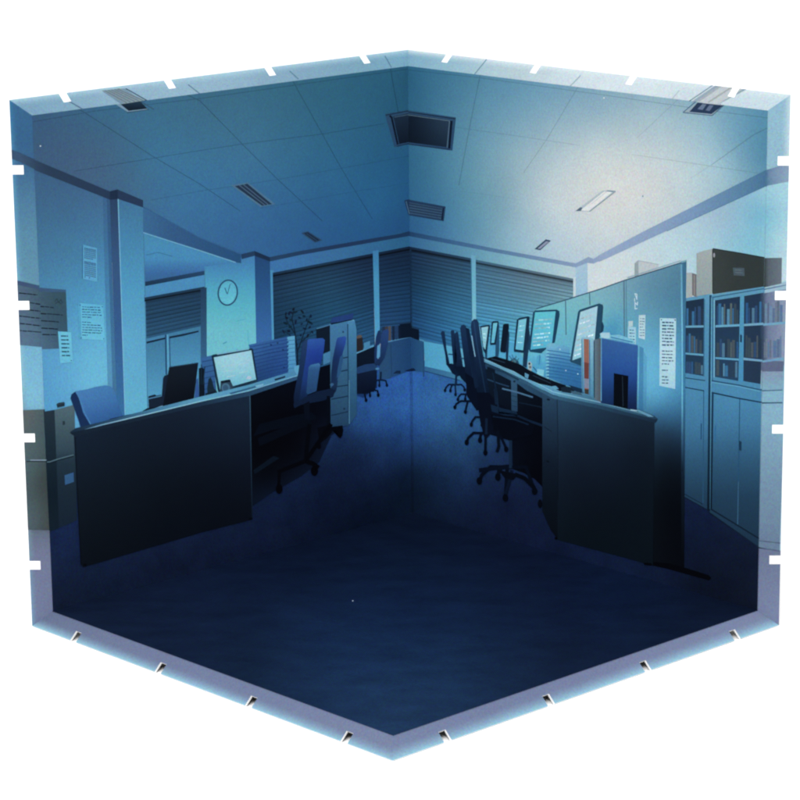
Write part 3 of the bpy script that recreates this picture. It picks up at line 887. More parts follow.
# blue chair behind the left desk
ch = Ink('printed_office_chair', 'L', WL, 8, 'bright blue chair back standing alone behind the left desk')
cf = field((80, 395, (68, 122, 184)), (108, 390, (66, 120, 180)), (112, 405, (58, 108, 176)), (92, 412, (56, 104, 172)), (90, 425, (44, 88, 156)), (116, 415, (46, 92, 160)))
ch.poly([(71, 397), (71.6, 393.6), (75, 390.4), (86, 388.4), (96, 385.8), (105, 384.4), (109.6, 385.4), (112.6, 388), (114.4, 392), (118, 404), (122, 415), (119, 424), (92, 432), (81, 432), (78, 420)], cf, 6)
ch.poly([(70, 397), (71, 393.4), (74.6, 390.6), (78, 396), (82.6, 412), (89.6, 424), (90, 430), (82, 431), (76, 414)], (22, 46, 92))
ch.line([(76.4, 392), (80, 400), (84, 412), (90, 423)], .9, (72, 128, 180))
ch.poly([(104, 421), (110, 417.6), (127, 413.8), (133, 413), (132, 416), (118, 420), (104, 424)], (24, 44, 74))
ch.build()

# desk clutter at the left
m_ = Ink('printed_desk_tidy', 'L', WL, 8, 'dark box and mouse shape beside the black screen')
m_.poly([(147.4, 395.6), (154, 393.6), (155.4, 395), (160, 394), (164, 406), (148, 409)], (20, 34, 54))
m_.poly([(147.6, 397.4), (161, 394.4), (161, 395.6), (147.6, 398.6)], (70, 120, 156))
m_.poly([(140, 413), (142, 410), (146, 407.6), (151, 406.4), (156, 407), (162, 404), (164, 408), (150, 412)], (12, 22, 38))
m_.poly([(153.6, 407.6), (162, 404.6), (162.6, 406.2), (154.4, 409)], (110, 160, 190))
m_.poly([(128, 415), (134, 413), (136, 415.4), (128, 417.4)], (20, 38, 62))
m_.build()
m_ = Ink('printed_monitor', 'L', WL, 9, 'black screen seen from behind on the left desk')
m_.poly([(162.2, 377.4), (163.6, 375), (167, 373.8), (168, 392), (165, 406), (160, 404.6)], (20, 34, 56))
m_.poly([(168.2, 366.4), (197.2, 362.2), (192.8, 398.4), (190, 400.4), (165, 407), (161.8, 405.4), (163.6, 395)], field((170, 370, (18, 28, 40)), (195, 366, (16, 28, 42)), (180, 385, (14, 22, 34)), (165, 402, (10, 18, 30)), (190, 396, (8, 16, 28))), 7)
m_.line([(168.4, 366.6), (197, 362.4)], .8, (36, 58, 80))
m_.build()
m_ = Ink('printed_pen_cup', 'L', WL, 9, 'dark pen cups and bottle between the black and the lit screen')
m_.poly([(193.4, 398), (195.4, 379), (197, 377.6), (198, 396)], (48, 86, 158))
m_.poly([(197.8, 368), (200, 367), (203, 368), (203.6, 396), (198, 398.6)], (12, 24, 40))
m_.line([(202, 384), (203.8, 366)], .8, (24, 48, 66)); m_.line([(200, 384), (200.4, 364)], .8, (20, 44, 62), hold=True)
m_.poly([(207.4, 378.4), (209.6, 377), (211, 380), (213, 388), (216, 391), (215.6, 394), (206.6, 395), (206, 388)], (22, 42, 58))
m_.poly([(204, 393), (214, 390), (214, 396), (205, 398)], (16, 32, 48))
m_.build()
s_ = Ink('printed_paper_stack', 'L', WL, 7, 'blue folder stack partly hidden by the lit screen')
s_.poly([(200, 357.4), (212, 354.6), (216, 396), (201, 399)], vg((355, (54, 100, 160)), (395, (44, 84, 146))), 8)
for i in range(6):
    s_.line([(201, 361.4 + i * 5.6), (214, 358.8 + i * 5.6)], .9, (34, 68, 122), hold=i > 0)
s_.build()
s_ = Ink('printed_paper_stack', 'L', WL, 7, 'large stack of blue folders with white paper edges, left desk')
s_.poly([(247.8, 344.4), (262, 341.6), (286.4, 336.6), (287, 377), (256, 384)], field((252, 350, (52, 100, 168)), (280, 342, (46, 88, 158)), (270, 355, (40, 78, 148)), (284, 370, (36, 76, 150)), (258, 378, (32, 66, 124))), 8)
s_.poly([(286.2, 336.8), (291, 336), (293.8, 335.8), (294, 350), (295.6, 374.6), (287, 378)], vg((336, (92, 160, 196)), (355, (84, 152, 196)), (376, (70, 134, 178))), 8)
for i in range(10):
    y = 346.6 + i * 3.5
    s_.line([(248.6 + i * .8, y + .2), (268, y - 3.6 + rnd.uniform(-.4, .4)), (287, y - 7.4)], rnd.uniform(.6, 1.1), (30, 62, 128), hold=i > 0)
for i in range(9):
    y = 340.6 + i * 4
    s_.line([(286.6, y), (294.4, y - .9)], .7, (58, 112, 160), hold=True)
    s_.poly([(285.4, y + 1), (287.6, y), (287.4, y + 2.4), (285.8, y + 2.8)], (36, 76, 146), hold=True)
for x, y in ((270, 344.6), (276.6, 342.8), (282, 349.6), (283, 367.4)):
    s_.ell(x, y, 1.1, .9, (26, 52, 104), hold=True, n=8)
s_.build()
m_ = Ink('printed_monitor', 'L', WL, 8, 'glowing screen standing on the left desk, the largest lit one there')
m_.poly([(210.4, 355.2), (212, 354.2), (250.6, 347.8), (252, 348.8), (256.6, 379.4), (256, 381), (217.6, 392.4), (216.6, 390)], (24, 48, 70))
m_.poly([(212.8, 357), (250.2, 350), (255, 379.2), (219, 389.4)], field((216, 360, (146, 200, 216)), (246, 353, (152, 202, 218)), (232, 365, (156, 206, 218)), (222, 384, (120, 188, 206)), (250, 376, (134, 196, 212)), (240, 384, (110, 180, 204))), 6)
for i, (x, y, l_) in enumerate(((222, 371, 10), (220, 366, 14), (236, 364, 12), (245, 360, 4), (245, 378, 5), (226, 376, 8), (238, 372, 9))):
    m_.rect(x, y, x + l_, y + .9, (166, 200, 214), -.18, hold=i > 0)
m_.ell(248, 377.4, 2.2, 1.6, (176, 196, 214))
m_.line([(216, 353.9), (248, 348.6)], 1, (120, 176, 200)); m_.ell(236, 349.4, 1.6, .8, (108, 170, 200))
m_.poly([(230, 388.6), (256, 381.2), (270, 377.6), (286, 374.4), (287, 377), (268, 382), (246, 388), (232, 392)], (18, 38, 58))
m_.build()
m_ = Ink('printed_mug', 'L', WL, 9, 'dark six-sided cup in front of the lit screen')
m_.poly([(219.4, 381), (229, 379.4), (232, 386), (229.6, 392), (222, 393.8), (219, 391)], (44, 66, 86))
m_.poly([(219.4, 380.6), (228, 379), (229.4, 379.6), (229.2, 381.4), (220.4, 382.8)], (16, 30, 44))
m_.ell(224.6, 387.4, 4.2, 4.6, (70, 108, 136)); m_.ell(224.4, 387.6, 2.8, 3.2, (52, 84, 112)); m_.build()

# left desk
d_ = Ink('printed_desk', 'L', WL, 10, 'long dark desk in front of the blue chair with a pale worktop edge')
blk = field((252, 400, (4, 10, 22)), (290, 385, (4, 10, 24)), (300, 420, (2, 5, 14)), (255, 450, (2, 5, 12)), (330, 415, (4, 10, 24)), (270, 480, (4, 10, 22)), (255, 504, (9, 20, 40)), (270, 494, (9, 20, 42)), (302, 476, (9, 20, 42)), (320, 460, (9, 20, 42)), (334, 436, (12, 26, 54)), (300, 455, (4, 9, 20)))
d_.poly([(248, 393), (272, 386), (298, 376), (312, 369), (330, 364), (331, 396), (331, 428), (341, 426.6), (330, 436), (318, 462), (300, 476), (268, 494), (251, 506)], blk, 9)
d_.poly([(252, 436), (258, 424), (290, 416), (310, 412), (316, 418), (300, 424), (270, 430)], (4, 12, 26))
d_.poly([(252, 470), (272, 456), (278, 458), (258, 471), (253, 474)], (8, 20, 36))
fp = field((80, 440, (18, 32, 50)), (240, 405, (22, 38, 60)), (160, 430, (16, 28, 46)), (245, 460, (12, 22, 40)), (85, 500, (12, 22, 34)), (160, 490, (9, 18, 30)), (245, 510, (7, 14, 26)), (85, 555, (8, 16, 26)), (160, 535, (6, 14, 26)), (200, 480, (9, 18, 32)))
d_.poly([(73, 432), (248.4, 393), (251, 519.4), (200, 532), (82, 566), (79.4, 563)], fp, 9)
d_.poly([(69, 431), (75, 427), (200, 396), (247, 384.6), (275, 376), (293, 370.6), (296.2, 375), (247.6, 390.4), (200, 400.8), (100, 423.8), (75, 431.4)], hg((70, (24, 42, 62)), (110, (42, 76, 106)), (160, (70, 124, 158)), (200, (92, 156, 188)), (240, (86, 150, 184)), (295, (74, 132, 172))), 8)
d_.line([(76, 431.2), (100, 424), (150, 412.4), (200, 400.6), (247.4, 390.4), (296, 375.4)], 1.1, hg((76, (92, 140, 168)), (120, (132, 178, 202)), (200, (128, 184, 206)), (296, (104, 164, 196))))
d_.poly([(69, 431.6), (100, 424.8), (200, 401.4), (247.6, 391.2), (296.4, 376), (296.4, 379.4), (248, 395.6), (200, 405.4), (100, 428.4), (74.4, 435.4)], hg((70, (20, 34, 50)), (180, (24, 42, 64)), (247, (38, 68, 98)), (296, (44, 82, 120))), 10)
d_.line([(248.6, 395), (250.6, 518)], .9, vg((395, (52, 84, 108)), (460, (30, 50, 70)), (518, (12, 24, 40))))
d_.line([(74.4, 436), (79.8, 563)], .8, vg((436, (10, 20, 32)), (563, (4, 10, 18))))
d_.ell(83.6, 563.6, 1.8, 1.4, (3, 8, 16)); d_.ell(249, 518.6, 1.8, 1.3, (3, 8, 16), hold=True)
d_.build()
d_ = Ink('printed_keyboard', 'L', WL, 11, 'pale keyboard edge on the left worktop')
d_.poly([(228, 392.6), (254, 385.6), (255, 387), (230, 394)], (50, 96, 130)); d_.poly([(254, 385.6), (262, 383.4), (262, 385), (255, 387)], (120, 178, 202))
d_.build()
d_ = Ink('printed_stapler', 'L', WL, 11, 'small dark thing at the foot of the blue folders')
d_.poly([(273, 378.8), (284, 375.6), (284, 377.4), (274, 380.6)], (24, 46, 70)); d_.build()

# drawers cabinet
c_ = Ink('printed_drawer_cabinet', 'L', WL, 11, 'tall pale drawer cabinet standing between the desks')
c_.poly([(315, 328.6), (329, 325), (329, 351), (316, 355)], (14, 28, 46)); c_.line([(315.4, 328.6), (329, 324.6)], 1, (70, 120, 156))
c_.poly([(322, 354), (329, 351), (329, 362), (322, 365)], (66, 120, 164))
c_.poly([(328.8, 324.2), (346.4, 321.2), (347.4, 425.6), (329.4, 428)], vg((322, (64, 116, 158)), (350, (60, 108, 148)), (372, (50, 92, 126)), (400, (42, 78, 110)), (427, (32, 62, 94))), 8)
c_.poly([(346.2, 321.2), (353.6, 320.2), (355.4, 330), (355.6, 414.6), (347.2, 426)], vg((322, (72, 130, 172)), (345, (62, 114, 152)), (380, (50, 96, 130)), (410, (38, 76, 110))), 8)
for i, (y0, y1) in enumerate(((358.6, 357), (371.4, 369.8), (387.4, 385.2), (399.4, 396.2), (415.6, 411.8))):
    c_.line([(330 if i > 1 else 340, y0), (347, y1)], 1.1, (20, 44, 72), hold=i > 0)
c_.line([(346.6, 324), (347.4, 425)], 1.0, (26, 56, 88)); c_.line([(348, 380), (348, 424)], .7, (80, 130, 160))
c_.ell(342, 332, .9, 1.0, (30, 58, 90), hold=True, n=8); c_.ell(343, 409, 1.2, 1.2, (24, 48, 74), hold=True, n=8)
c_.line([(329, 324), (346, 321), (353, 320)], .9, (100, 160, 194))
c_.build()
c_ = Ink('printed_tray', 'L', WL, 12, 'dark blue tray on top of the drawer cabinet')
c_.poly([(329.4, 322.8), (331, 317.6), (352.6, 313), (351.8, 319), (340, 321.6)], (34, 62, 128)); c_.poly([(329, 323.4), (340, 321.4), (352, 318.8), (351, 320.2), (330, 324.6)], (12, 28, 54)); c_.build()

# desk beyond the cabinet
d_ = Ink('printed_desk', 'L', WL, 8, 'small far desk to the right of the drawer cabinet')
d_.poly([(354, 354), (373, 346.6), (376, 348), (376, 388), (362, 398), (355, 395)], vg((350, (12, 24, 44)), (366, (10, 22, 42)), (384, (14, 30, 62)), (396, (24, 54, 112))), 7)
d_.poly([(354, 352), (373, 344.8), (373, 346.6), (354, 354.6)], (88, 148, 184))
d_.build()
d_ = Ink('printed_box', 'L', WL, 9, 'dark brown box and papers on the small far desk')
d_.poly([(355, 337), (360, 335.4), (361.6, 338), (362.4, 350), (355, 352.6)], (38, 36, 40)); d_.poly([(355, 336.6), (358, 335), (361, 335.4), (360.6, 337.8), (355, 339)], (86, 80, 76))
d_.poly([(363, 343), (369, 341), (369, 348), (363, 350)], (70, 130, 168)); d_.build()

# chairs in the left row
bl1, bl2 = (34, 62, 132), (24, 48, 96)
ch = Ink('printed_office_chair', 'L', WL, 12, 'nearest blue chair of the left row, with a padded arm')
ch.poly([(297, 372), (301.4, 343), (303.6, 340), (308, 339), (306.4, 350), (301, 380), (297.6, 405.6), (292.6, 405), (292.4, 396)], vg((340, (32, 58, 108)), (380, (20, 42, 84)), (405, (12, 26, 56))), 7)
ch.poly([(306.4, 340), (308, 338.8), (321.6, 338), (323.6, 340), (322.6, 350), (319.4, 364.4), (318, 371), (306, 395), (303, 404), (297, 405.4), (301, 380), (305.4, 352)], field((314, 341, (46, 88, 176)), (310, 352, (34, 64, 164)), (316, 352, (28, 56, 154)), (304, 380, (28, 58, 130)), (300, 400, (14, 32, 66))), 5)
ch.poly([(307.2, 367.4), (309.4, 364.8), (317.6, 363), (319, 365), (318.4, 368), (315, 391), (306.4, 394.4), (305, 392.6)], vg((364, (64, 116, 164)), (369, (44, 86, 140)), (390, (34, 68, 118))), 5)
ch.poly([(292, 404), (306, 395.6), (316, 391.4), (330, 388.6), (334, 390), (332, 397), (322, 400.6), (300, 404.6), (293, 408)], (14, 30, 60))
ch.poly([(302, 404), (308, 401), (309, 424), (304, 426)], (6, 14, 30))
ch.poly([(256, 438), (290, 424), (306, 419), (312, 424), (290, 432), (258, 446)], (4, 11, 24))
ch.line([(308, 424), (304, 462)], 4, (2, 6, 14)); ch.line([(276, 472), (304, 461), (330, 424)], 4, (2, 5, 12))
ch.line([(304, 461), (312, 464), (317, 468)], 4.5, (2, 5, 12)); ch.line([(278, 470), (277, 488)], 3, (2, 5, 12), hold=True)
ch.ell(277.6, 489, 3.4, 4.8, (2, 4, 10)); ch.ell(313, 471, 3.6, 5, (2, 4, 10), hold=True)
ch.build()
ch = Ink('printed_office_chair', 'L', WL, 12, 'second blue chair of the left row, overlapping the drawer cabinet')
ch.poly([(331.6, 358), (335.4, 340), (336.4, 337.6), (343.6, 336), (345, 338), (344.4, 343), (341.2, 354.6), (339, 366), (336.6, 378), (334, 388), (329.4, 384), (330, 372)], field((340, 340, (42, 78, 168)), (342, 348, (32, 62, 150)), (335, 350, (26, 50, 104)), (333, 370, (20, 40, 82)), (336, 375, (24, 48, 92))), 5)
ch.poly([(339, 356.6), (341.4, 354.8), (342.2, 357), (339.4, 374), (335.4, 378.4), (336.6, 368)], (40, 80, 128))
ch.poly([(320, 396), (328, 390), (332.6, 384), (336.8, 380), (335, 391), (330.4, 396.6), (322, 399.6)], vg((382, (26, 50, 90)), (398, (12, 26, 54))), 5)
ch.line([(327, 396), (326.6, 412), (327, 430)], 3, (4, 11, 24))
ch.ell(330.6, 384.6, 2.0, 1.4, (52, 92, 132), -.3, n=10)
ch.poly([(330, 427), (341, 425.6), (342, 430), (341, 436), (337.4, 437.6), (336.8, 430), (331, 430.6)], (2, 6, 14))
ch.poly([(316, 428), (330, 424), (331, 432), (326, 438), (318, 444)], (3, 7, 16)); ch.ell(317.6, 446, 2, 3.4, (2, 5, 12)); ch.ell(338.6, 434.6, 2.2, 3.6, (2, 5, 12), hold=True)
ch.build()
ch = Ink('printed_office_chair', 'L', WL, 10, 'third blue chair of the left row, past the drawer cabinet')
ch.poly([(373.4, 352), (375, 337), (377, 331), (379.4, 330), (380, 334), (378, 350), (376.6, 362), (373.6, 364)], (26, 50, 100))
ch.poly([(376.4, 346), (379, 344), (379.6, 356), (377, 359), (375.8, 358)], (86, 146, 188))
ch.poly([(380, 336), (382, 331), (386.4, 329), (388, 331), (387, 344), (383.6, 358), (378.4, 366), (373.4, 364), (379, 357)], field((385, 333, (36, 66, 128)), (384, 350, (28, 56, 108)), (378, 362, (22, 44, 84))), 5)
ch.poly([(355, 368), (364, 364.6), (373, 363.6), (376, 366), (374.6, 371), (356, 374)], (30, 60, 108))
ch.poly([(355.6, 374), (374, 370), (375.6, 378), (374, 390), (366, 394), (356, 394)], vg((372, (14, 28, 56)), (392, (8, 18, 40))), 6)
ch.line([(371, 388), (371, 392)], 4, (8, 18, 40)); ch.line([(363, 391.4), (372, 390.4)], 1.6, (6, 16, 38))
ch.ell(376.4, 369, 2, 1.2, (72, 126, 170), n=9)
ch.line([(363, 391), (364.8, 400)], 1.8, (6, 16, 38)); ch.line([(366, 390), (372, 390), (376.6, 391), (377.2, 395)], 1.5, (6, 16, 38)); ch.line([(368.6, 390.6), (369, 395)], 1.6, (6, 16, 38), hold=True)
ch.ell(365, 400.4, 1.4, 2, (5, 12, 28), n=10); ch.ell(369, 395.8, 1.3, 1.9, (5, 12, 28), hold=True, n=10); ch.ell(377.2, 395.4, 1.5, 2, (5, 12, 28), hold=True, n=10)
ch.build()
ch = Ink('printed_office_chair', 'L', WL, 9, 'smallest chair base of the left row, near the far counter')
ch.line([(374, 381), (380, 380), (385, 381), (386, 385)], 1.4, (10, 24, 54)); ch.line([(378.4, 380.6), (378.6, 385)], 1.5, (10, 24, 54)); ch.line([(380, 372), (379.6, 381)], 1.6, (12, 28, 60))
ch.ell(386, 385.4, 1.3, 1.8, (8, 20, 44), n=10); ch.ell(378.4, 385.8, 1.3, 1.8, (8, 20, 44), hold=True, n=10); ch.build()

# ==================================================================== right wall
w_ = Ink('printed_back_wall', 'R', WR, 2, 'far wall strip between cornice and blinds, right of the corner')
w_.poly([(404, 231), (409, 231), (500, 249), (577, 263), (590, 256), (590, 300), (404, 300)], hg((410, (52, 100, 146)), (440, (76, 128, 162)), (480, (104, 156, 178)), (520, (140, 186, 200)), (575, (184, 205, 212))), 9)
w_.poly([(404, 231), (409, 231), (500, 248.8), (576.4, 262.5), (589, 256), (594, 258), (600, 254), (600, 260.6), (594, 262.8), (589, 262.2), (577.5, 266.8), (500, 252.6), (410, 235.8), (404, 236)],
        hg((410, (34, 66, 106)), (440, (52, 92, 134)), (490, (82, 118, 156)), (540, (116, 144, 176)), (600, (146, 166, 194))), 9)
w_.poly([(404, 296), (476, 296), (540, 306), (600, 330), (600, 412), (545, 390), (470, 372), (424, 345), (404, 340)], field((410, 335, (44, 96, 140)), (470, 345, (92, 170, 204)), (500, 350, (84, 166, 204)), (540, 360, (88, 168, 204)), (490, 335, (76, 156, 196))), 8)
w_.poly([(576, 266.6), (588.6, 261.9), (588.8, 292), (576, 297)], vg((264, (168, 196, 214)), (295, (152, 192, 214))))
w_.build()
w_ = Ink('printed_wall', 'R+RS', WR, 2, 'pale printed wall above partition and bookcases')
w_.level = 2.4
wr = field((595, 270, (206, 218, 222)), (620, 262, (206, 218, 222)), (660, 240, (192, 216, 224)), (700, 230, (174, 204, 217)), (722, 219, (157, 188, 208)), (740, 225, (146, 192, 212)), (762, 215, (118, 182, 206)), (762, 250, (132, 192, 212)), (690, 270, (182, 212, 222)), (640, 290, (204, 216, 220)), (740, 250, (140, 196, 216)),
           (776, 200, (160, 206, 222)), (776, 240, (174, 212, 224)), (776, 270, (190, 220, 230)))
w_.poly([(588, 262), (594, 262.8), (600, 260), (667, 230), (766, 184), (800, 178), (800, 300), (589, 330)], wr, 9)
w_.build()
w_ = Ink('printed_cornice', 'R+RS', WR, 4, 'grey blue cornice rising to the right rim')
w_.poly([(599.6, 254.2), (645, 230), (766, 169), (780, 165), (795, 167), (795, 180), (785, 181.4), (766, 184.6), (667, 230), (599.6, 261)], hg((600, (150, 170, 198)), (660, (138, 162, 194)), (700, (118, 150, 186)), (740, (92, 134, 168)), (765, (74, 116, 152)), (768, (112, 140, 172)), (785, (140, 165, 190))), 9)
w_.line([(667, 230.2), (766, 184.8)], .8, hg((667, (120, 150, 180)), (766, (70, 116, 150))))
w_.build()
b_ = Ink('printed_window_blind', 'R', WR, 4, 'closed dark blind from the corner to the pale post')
blind(b_, (404, 245), (471.2, 257.6), (472.4, 352), (405, 334), field((410, 252, (22, 44, 76)), (465, 262, (44, 74, 100)), (411, 290, (26, 62, 98)), (434, 294, (38, 84, 118)), (465, 290, (54, 104, 138)), (412, 325, (30, 70, 120)), (440, 330, (44, 100, 148)), (468, 330, (58, 124, 166)), (430, 262, (36, 62, 90))), 25, 4, .83, 1.1)
b_.poly([(404, 246), (411.5, 247), (412.8, 340), (404, 338)], vg((246, (20, 40, 70)), (300, (24, 56, 90)), (338, (30, 66, 114))), 9)
for i in range(20):
    b_.line([(404, 250.6 + i * 4.3), (412, 252.2 + i * 4.35)], .9, (18, 40, 70), hold=i > 0)
b_.line([(409.3, 246), (411.4, 338)], .8, (18, 42, 74))
b_.build()
b_ = Ink('printed_window_blind', 'R', WR, 4, 'paler closed blind from the post to the partition')
blind(b_, (476, 259), (574.2, 277.8), (574.2, 352), (476, 336), field((480, 263, (66, 104, 130)), (570, 280, (98, 124, 142)), (530, 272, (92, 118, 136)), (480, 300, (74, 130, 162)), (530, 300, (92, 140, 162)), (570, 295, (116, 158, 172)), (480, 325, (72, 148, 188)), (530, 325, (90, 168, 198))), 21, 5, .81, 1.08)
b_.build()
w_ = Ink('printed_window_post', 'R', WR, 5, 'pale post between two blinds, right of the corner')
w_.poly([(471.4, 254), (476.2, 255), (476.6, 320), (472.4, 320)], vg((255, (106, 164, 188)), (300, (116, 184, 204)), (320, (126, 190, 208)))); w_.line([(471.6, 258), (472.4, 318)], .9, (60, 116, 146))
w_.build()
w_ = Ink('printed_window_post', 'R', WR, 5, 'thin whitish window edge beside the partition')
w_.poly([(574, 276), (576.6, 276), (576.6, 296), (574, 296)], (196, 214, 220)); w_.build()
w_ = Ink('printed_low_wall', 'R', WR, 5, 'bright low wall and skirting under the blind behind the chairs')
w_.poly([(424, 340.8), (444, 344), (472, 350), (476, 376), (425, 368)], hg((424, (78, 158, 192)), (445, (86, 164, 200)), (470, (104, 176, 208))), 8)
w_.poly([(424.4, 366), (450, 371.6), (476, 377), (476, 384), (450, 377), (424.6, 370.4)], hg((424, (48, 96, 142)), (455, (64, 122, 158))), 8)
w_.line([(424.6, 370.8), (450, 377.4), (460, 380)], .8, (30, 66, 116)); w_.line([(424.2, 340.6), (444, 344), (472, 349.8)], .9, (60, 112, 150))
w_.build()

# partition
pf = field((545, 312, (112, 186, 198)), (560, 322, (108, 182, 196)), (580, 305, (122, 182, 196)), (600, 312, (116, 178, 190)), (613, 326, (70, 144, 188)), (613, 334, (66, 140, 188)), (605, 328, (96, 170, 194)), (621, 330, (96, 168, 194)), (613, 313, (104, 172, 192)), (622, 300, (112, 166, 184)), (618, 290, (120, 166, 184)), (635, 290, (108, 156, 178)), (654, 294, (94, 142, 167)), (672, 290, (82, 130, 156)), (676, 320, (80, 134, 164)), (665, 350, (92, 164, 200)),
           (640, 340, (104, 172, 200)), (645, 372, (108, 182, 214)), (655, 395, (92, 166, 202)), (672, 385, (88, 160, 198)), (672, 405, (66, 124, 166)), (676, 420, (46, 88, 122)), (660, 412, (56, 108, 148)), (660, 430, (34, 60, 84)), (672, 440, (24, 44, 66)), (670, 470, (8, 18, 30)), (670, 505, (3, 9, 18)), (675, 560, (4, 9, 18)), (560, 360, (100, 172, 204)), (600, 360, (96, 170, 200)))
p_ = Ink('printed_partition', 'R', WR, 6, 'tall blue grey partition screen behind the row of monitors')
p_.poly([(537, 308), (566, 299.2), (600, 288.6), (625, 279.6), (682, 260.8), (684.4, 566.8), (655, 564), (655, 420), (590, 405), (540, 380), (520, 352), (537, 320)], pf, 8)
p_.poly([(640.4, 345), (644.6, 347), (644.4, 412), (639.6, 410)], mixc(pf, (40, 96, 150), .5), 8)
p_.poly([(644.4, 350), (648, 356), (647.4, 414), (644.4, 412)], mixc(pf, (50, 110, 164), .25), 8)
p_.poly([(622, 345), (628, 345), (628, 352), (640, 356), (640, 346), (630, 340), (622, 338)], mixc(pf, (84, 156, 196), .5))
p_.line([(537, 308), (566, 299.2), (600, 288.4), (625, 279.4), (681.6, 261.6)], 1.1, (56, 84, 106))
p_.line([(628, 276.6), (681, 259.6)], .9, (140, 176, 192))
p_.line([(566.4, 300), (567, 334)], 1.0, (74, 110, 126)); p_.line([(590.4, 292), (590.8, 304)], 1.0, (74, 112, 128))
p_.line([(624.8, 280), (625.4, 346)], 1.1, (84, 112, 134)); p_.line([(627, 279.4), (627.4, 346)], .8, (84, 128, 150))
p_.poly([(681.6, 260), (687, 258.8), (686.4, 330), (686, 568), (683.4, 567), (682, 380)], vg((260, (62, 108, 138)), (330, (58, 112, 150)), (390, (60, 122, 164)), (440, (34, 66, 96)), (480, (12, 26, 42)), (560, (3, 8, 16))), 9)
p_.line([(682, 263), (683, 330), (683.8, 470)], 1.6, vg((263, (100, 156, 184)), (330, (110, 182, 212)), (400, (104, 180, 212)), (440, (46, 86, 118)), (470, (12, 26, 44))))
p_.poly([(681.6, 260), (687, 258.6), (686.8, 260.4), (682, 261.8)], (118, 164, 186))
p_.build()
p_ = Ink('printed_partition_foot', 'R', WR, 7, 'black floor foot of the partition')
p_.poly([(645, 562), (656, 561.4), (672, 563), (690, 568), (711, 574.6), (713, 577), (711, 579.6), (690, 574), (668, 568), (655, 565.4), (646, 564.6)], (2, 5, 12)); p_.build()

# things on top of the partition / bookcase
x_ = Ink('printed_box', 'R', WR, 3, 'small white box showing above the partition')
x_.poly([(635, 262.4), (638.6, 259.2), (659, 263.2), (659, 280), (635, 286)], (188, 198, 202)); x_.poly([(635, 262.4), (638.8, 259.4), (639.4, 284), (635, 285)], (150, 164, 168)); x_.line([(638.6, 259.6), (658.8, 263.4)], .7, (164, 176, 182)); x_.build()
x_ = Ink('printed_box', 'R', WR, 3, 'narrow tan box squeezed beside the big brown carton')
x_.poly([(687, 271.6), (692.6, 271.4), (692.8, 297), (687, 298)], (166, 176, 176)); x_.poly([(692.4, 271.8), (697.6, 273.4), (697.4, 296), (692.6, 294)], (112, 112, 118)); x_.line([(694.6, 274), (694.8, 294)], .8, (150, 144, 138)); x_.build()
x_ = Ink('printed_carton', 'R+RS', WR, 5, 'big dark brown carton on top of the bookcases')
x_.poly([(696.8, 252.2), (705, 249.4), (713.2, 247.4), (713.4, 292), (697, 295)], vg((250, (160, 170, 170)), (292, (146, 162, 164))), 9)
x_.poly([(713, 247.2), (740, 251.6), (764.4, 256), (780.6, 256.2), (780.4, 281.6), (764.4, 285), (713.2, 293)], hg((713, (58, 66, 66)), (735, (51, 59, 60)), (764, (48, 57, 58)), (766, (84, 96, 106)), (781, (106, 118, 130))), 8)
x_.line([(713.2, 247.4), (740, 251.8), (764.4, 256.2)], .8, (24, 34, 40)); x_.line([(712.9, 248), (713.2, 292)], .9, (34, 44, 46))
x_.poly([(733, 266.4), (744.4, 266.6), (744.8, 274.6), (734, 274)], (72, 88, 98)); x_.line([(735.4, 268.6), (742, 269)], .7, (96, 112, 120)); x_.line([(735.6, 271), (743, 271.6)], .7, (94, 110, 120), hold=True)
x_.ell(714.4, 254, 1, 2.4, (150, 156, 166), n=8); x_.build()

# bookcases
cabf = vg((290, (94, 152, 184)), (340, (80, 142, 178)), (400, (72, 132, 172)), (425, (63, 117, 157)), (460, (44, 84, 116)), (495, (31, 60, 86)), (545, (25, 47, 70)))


def books(c, x0, x1, y0, y1, seed, s0=0.0, pale=0.0):
    r = random.Random(seed)
    x = x0
    cols = [(58, 74, 82), (70, 84, 88), (44, 92, 150), (92, 150, 182), (84, 128, 156), (40, 60, 82), (96, 108, 104), (58, 116, 164), (36, 52, 70), (78, 88, 92), (46, 76, 120)]
    c.sub += 1
    while x < x1 - 1.4:
        w = min(r.uniform(1.5, 3.4), x1 - x)
        h = (y1 - y0) * r.uniform(.62, .95)
        cc = r.choice(cols)
        cc = tuple(k_ * .82 + b0 * .18 for k_, b0 in zip(cc, (46, 72, 104)))
        cc = tuple(k_ + (q_ - k_) * pale for k_, q_ in zip(cc, (124, 140, 168)))
        d = s0 * (x - x0)
        c.poly([(x, y1 - h + d), (x + w - .35, y1 - h + d), (x + w - .35, y1 + d), (x, y1 + d)], cc, hold=True)
        x += w
        if r.random() < .12:
            x += 1.5


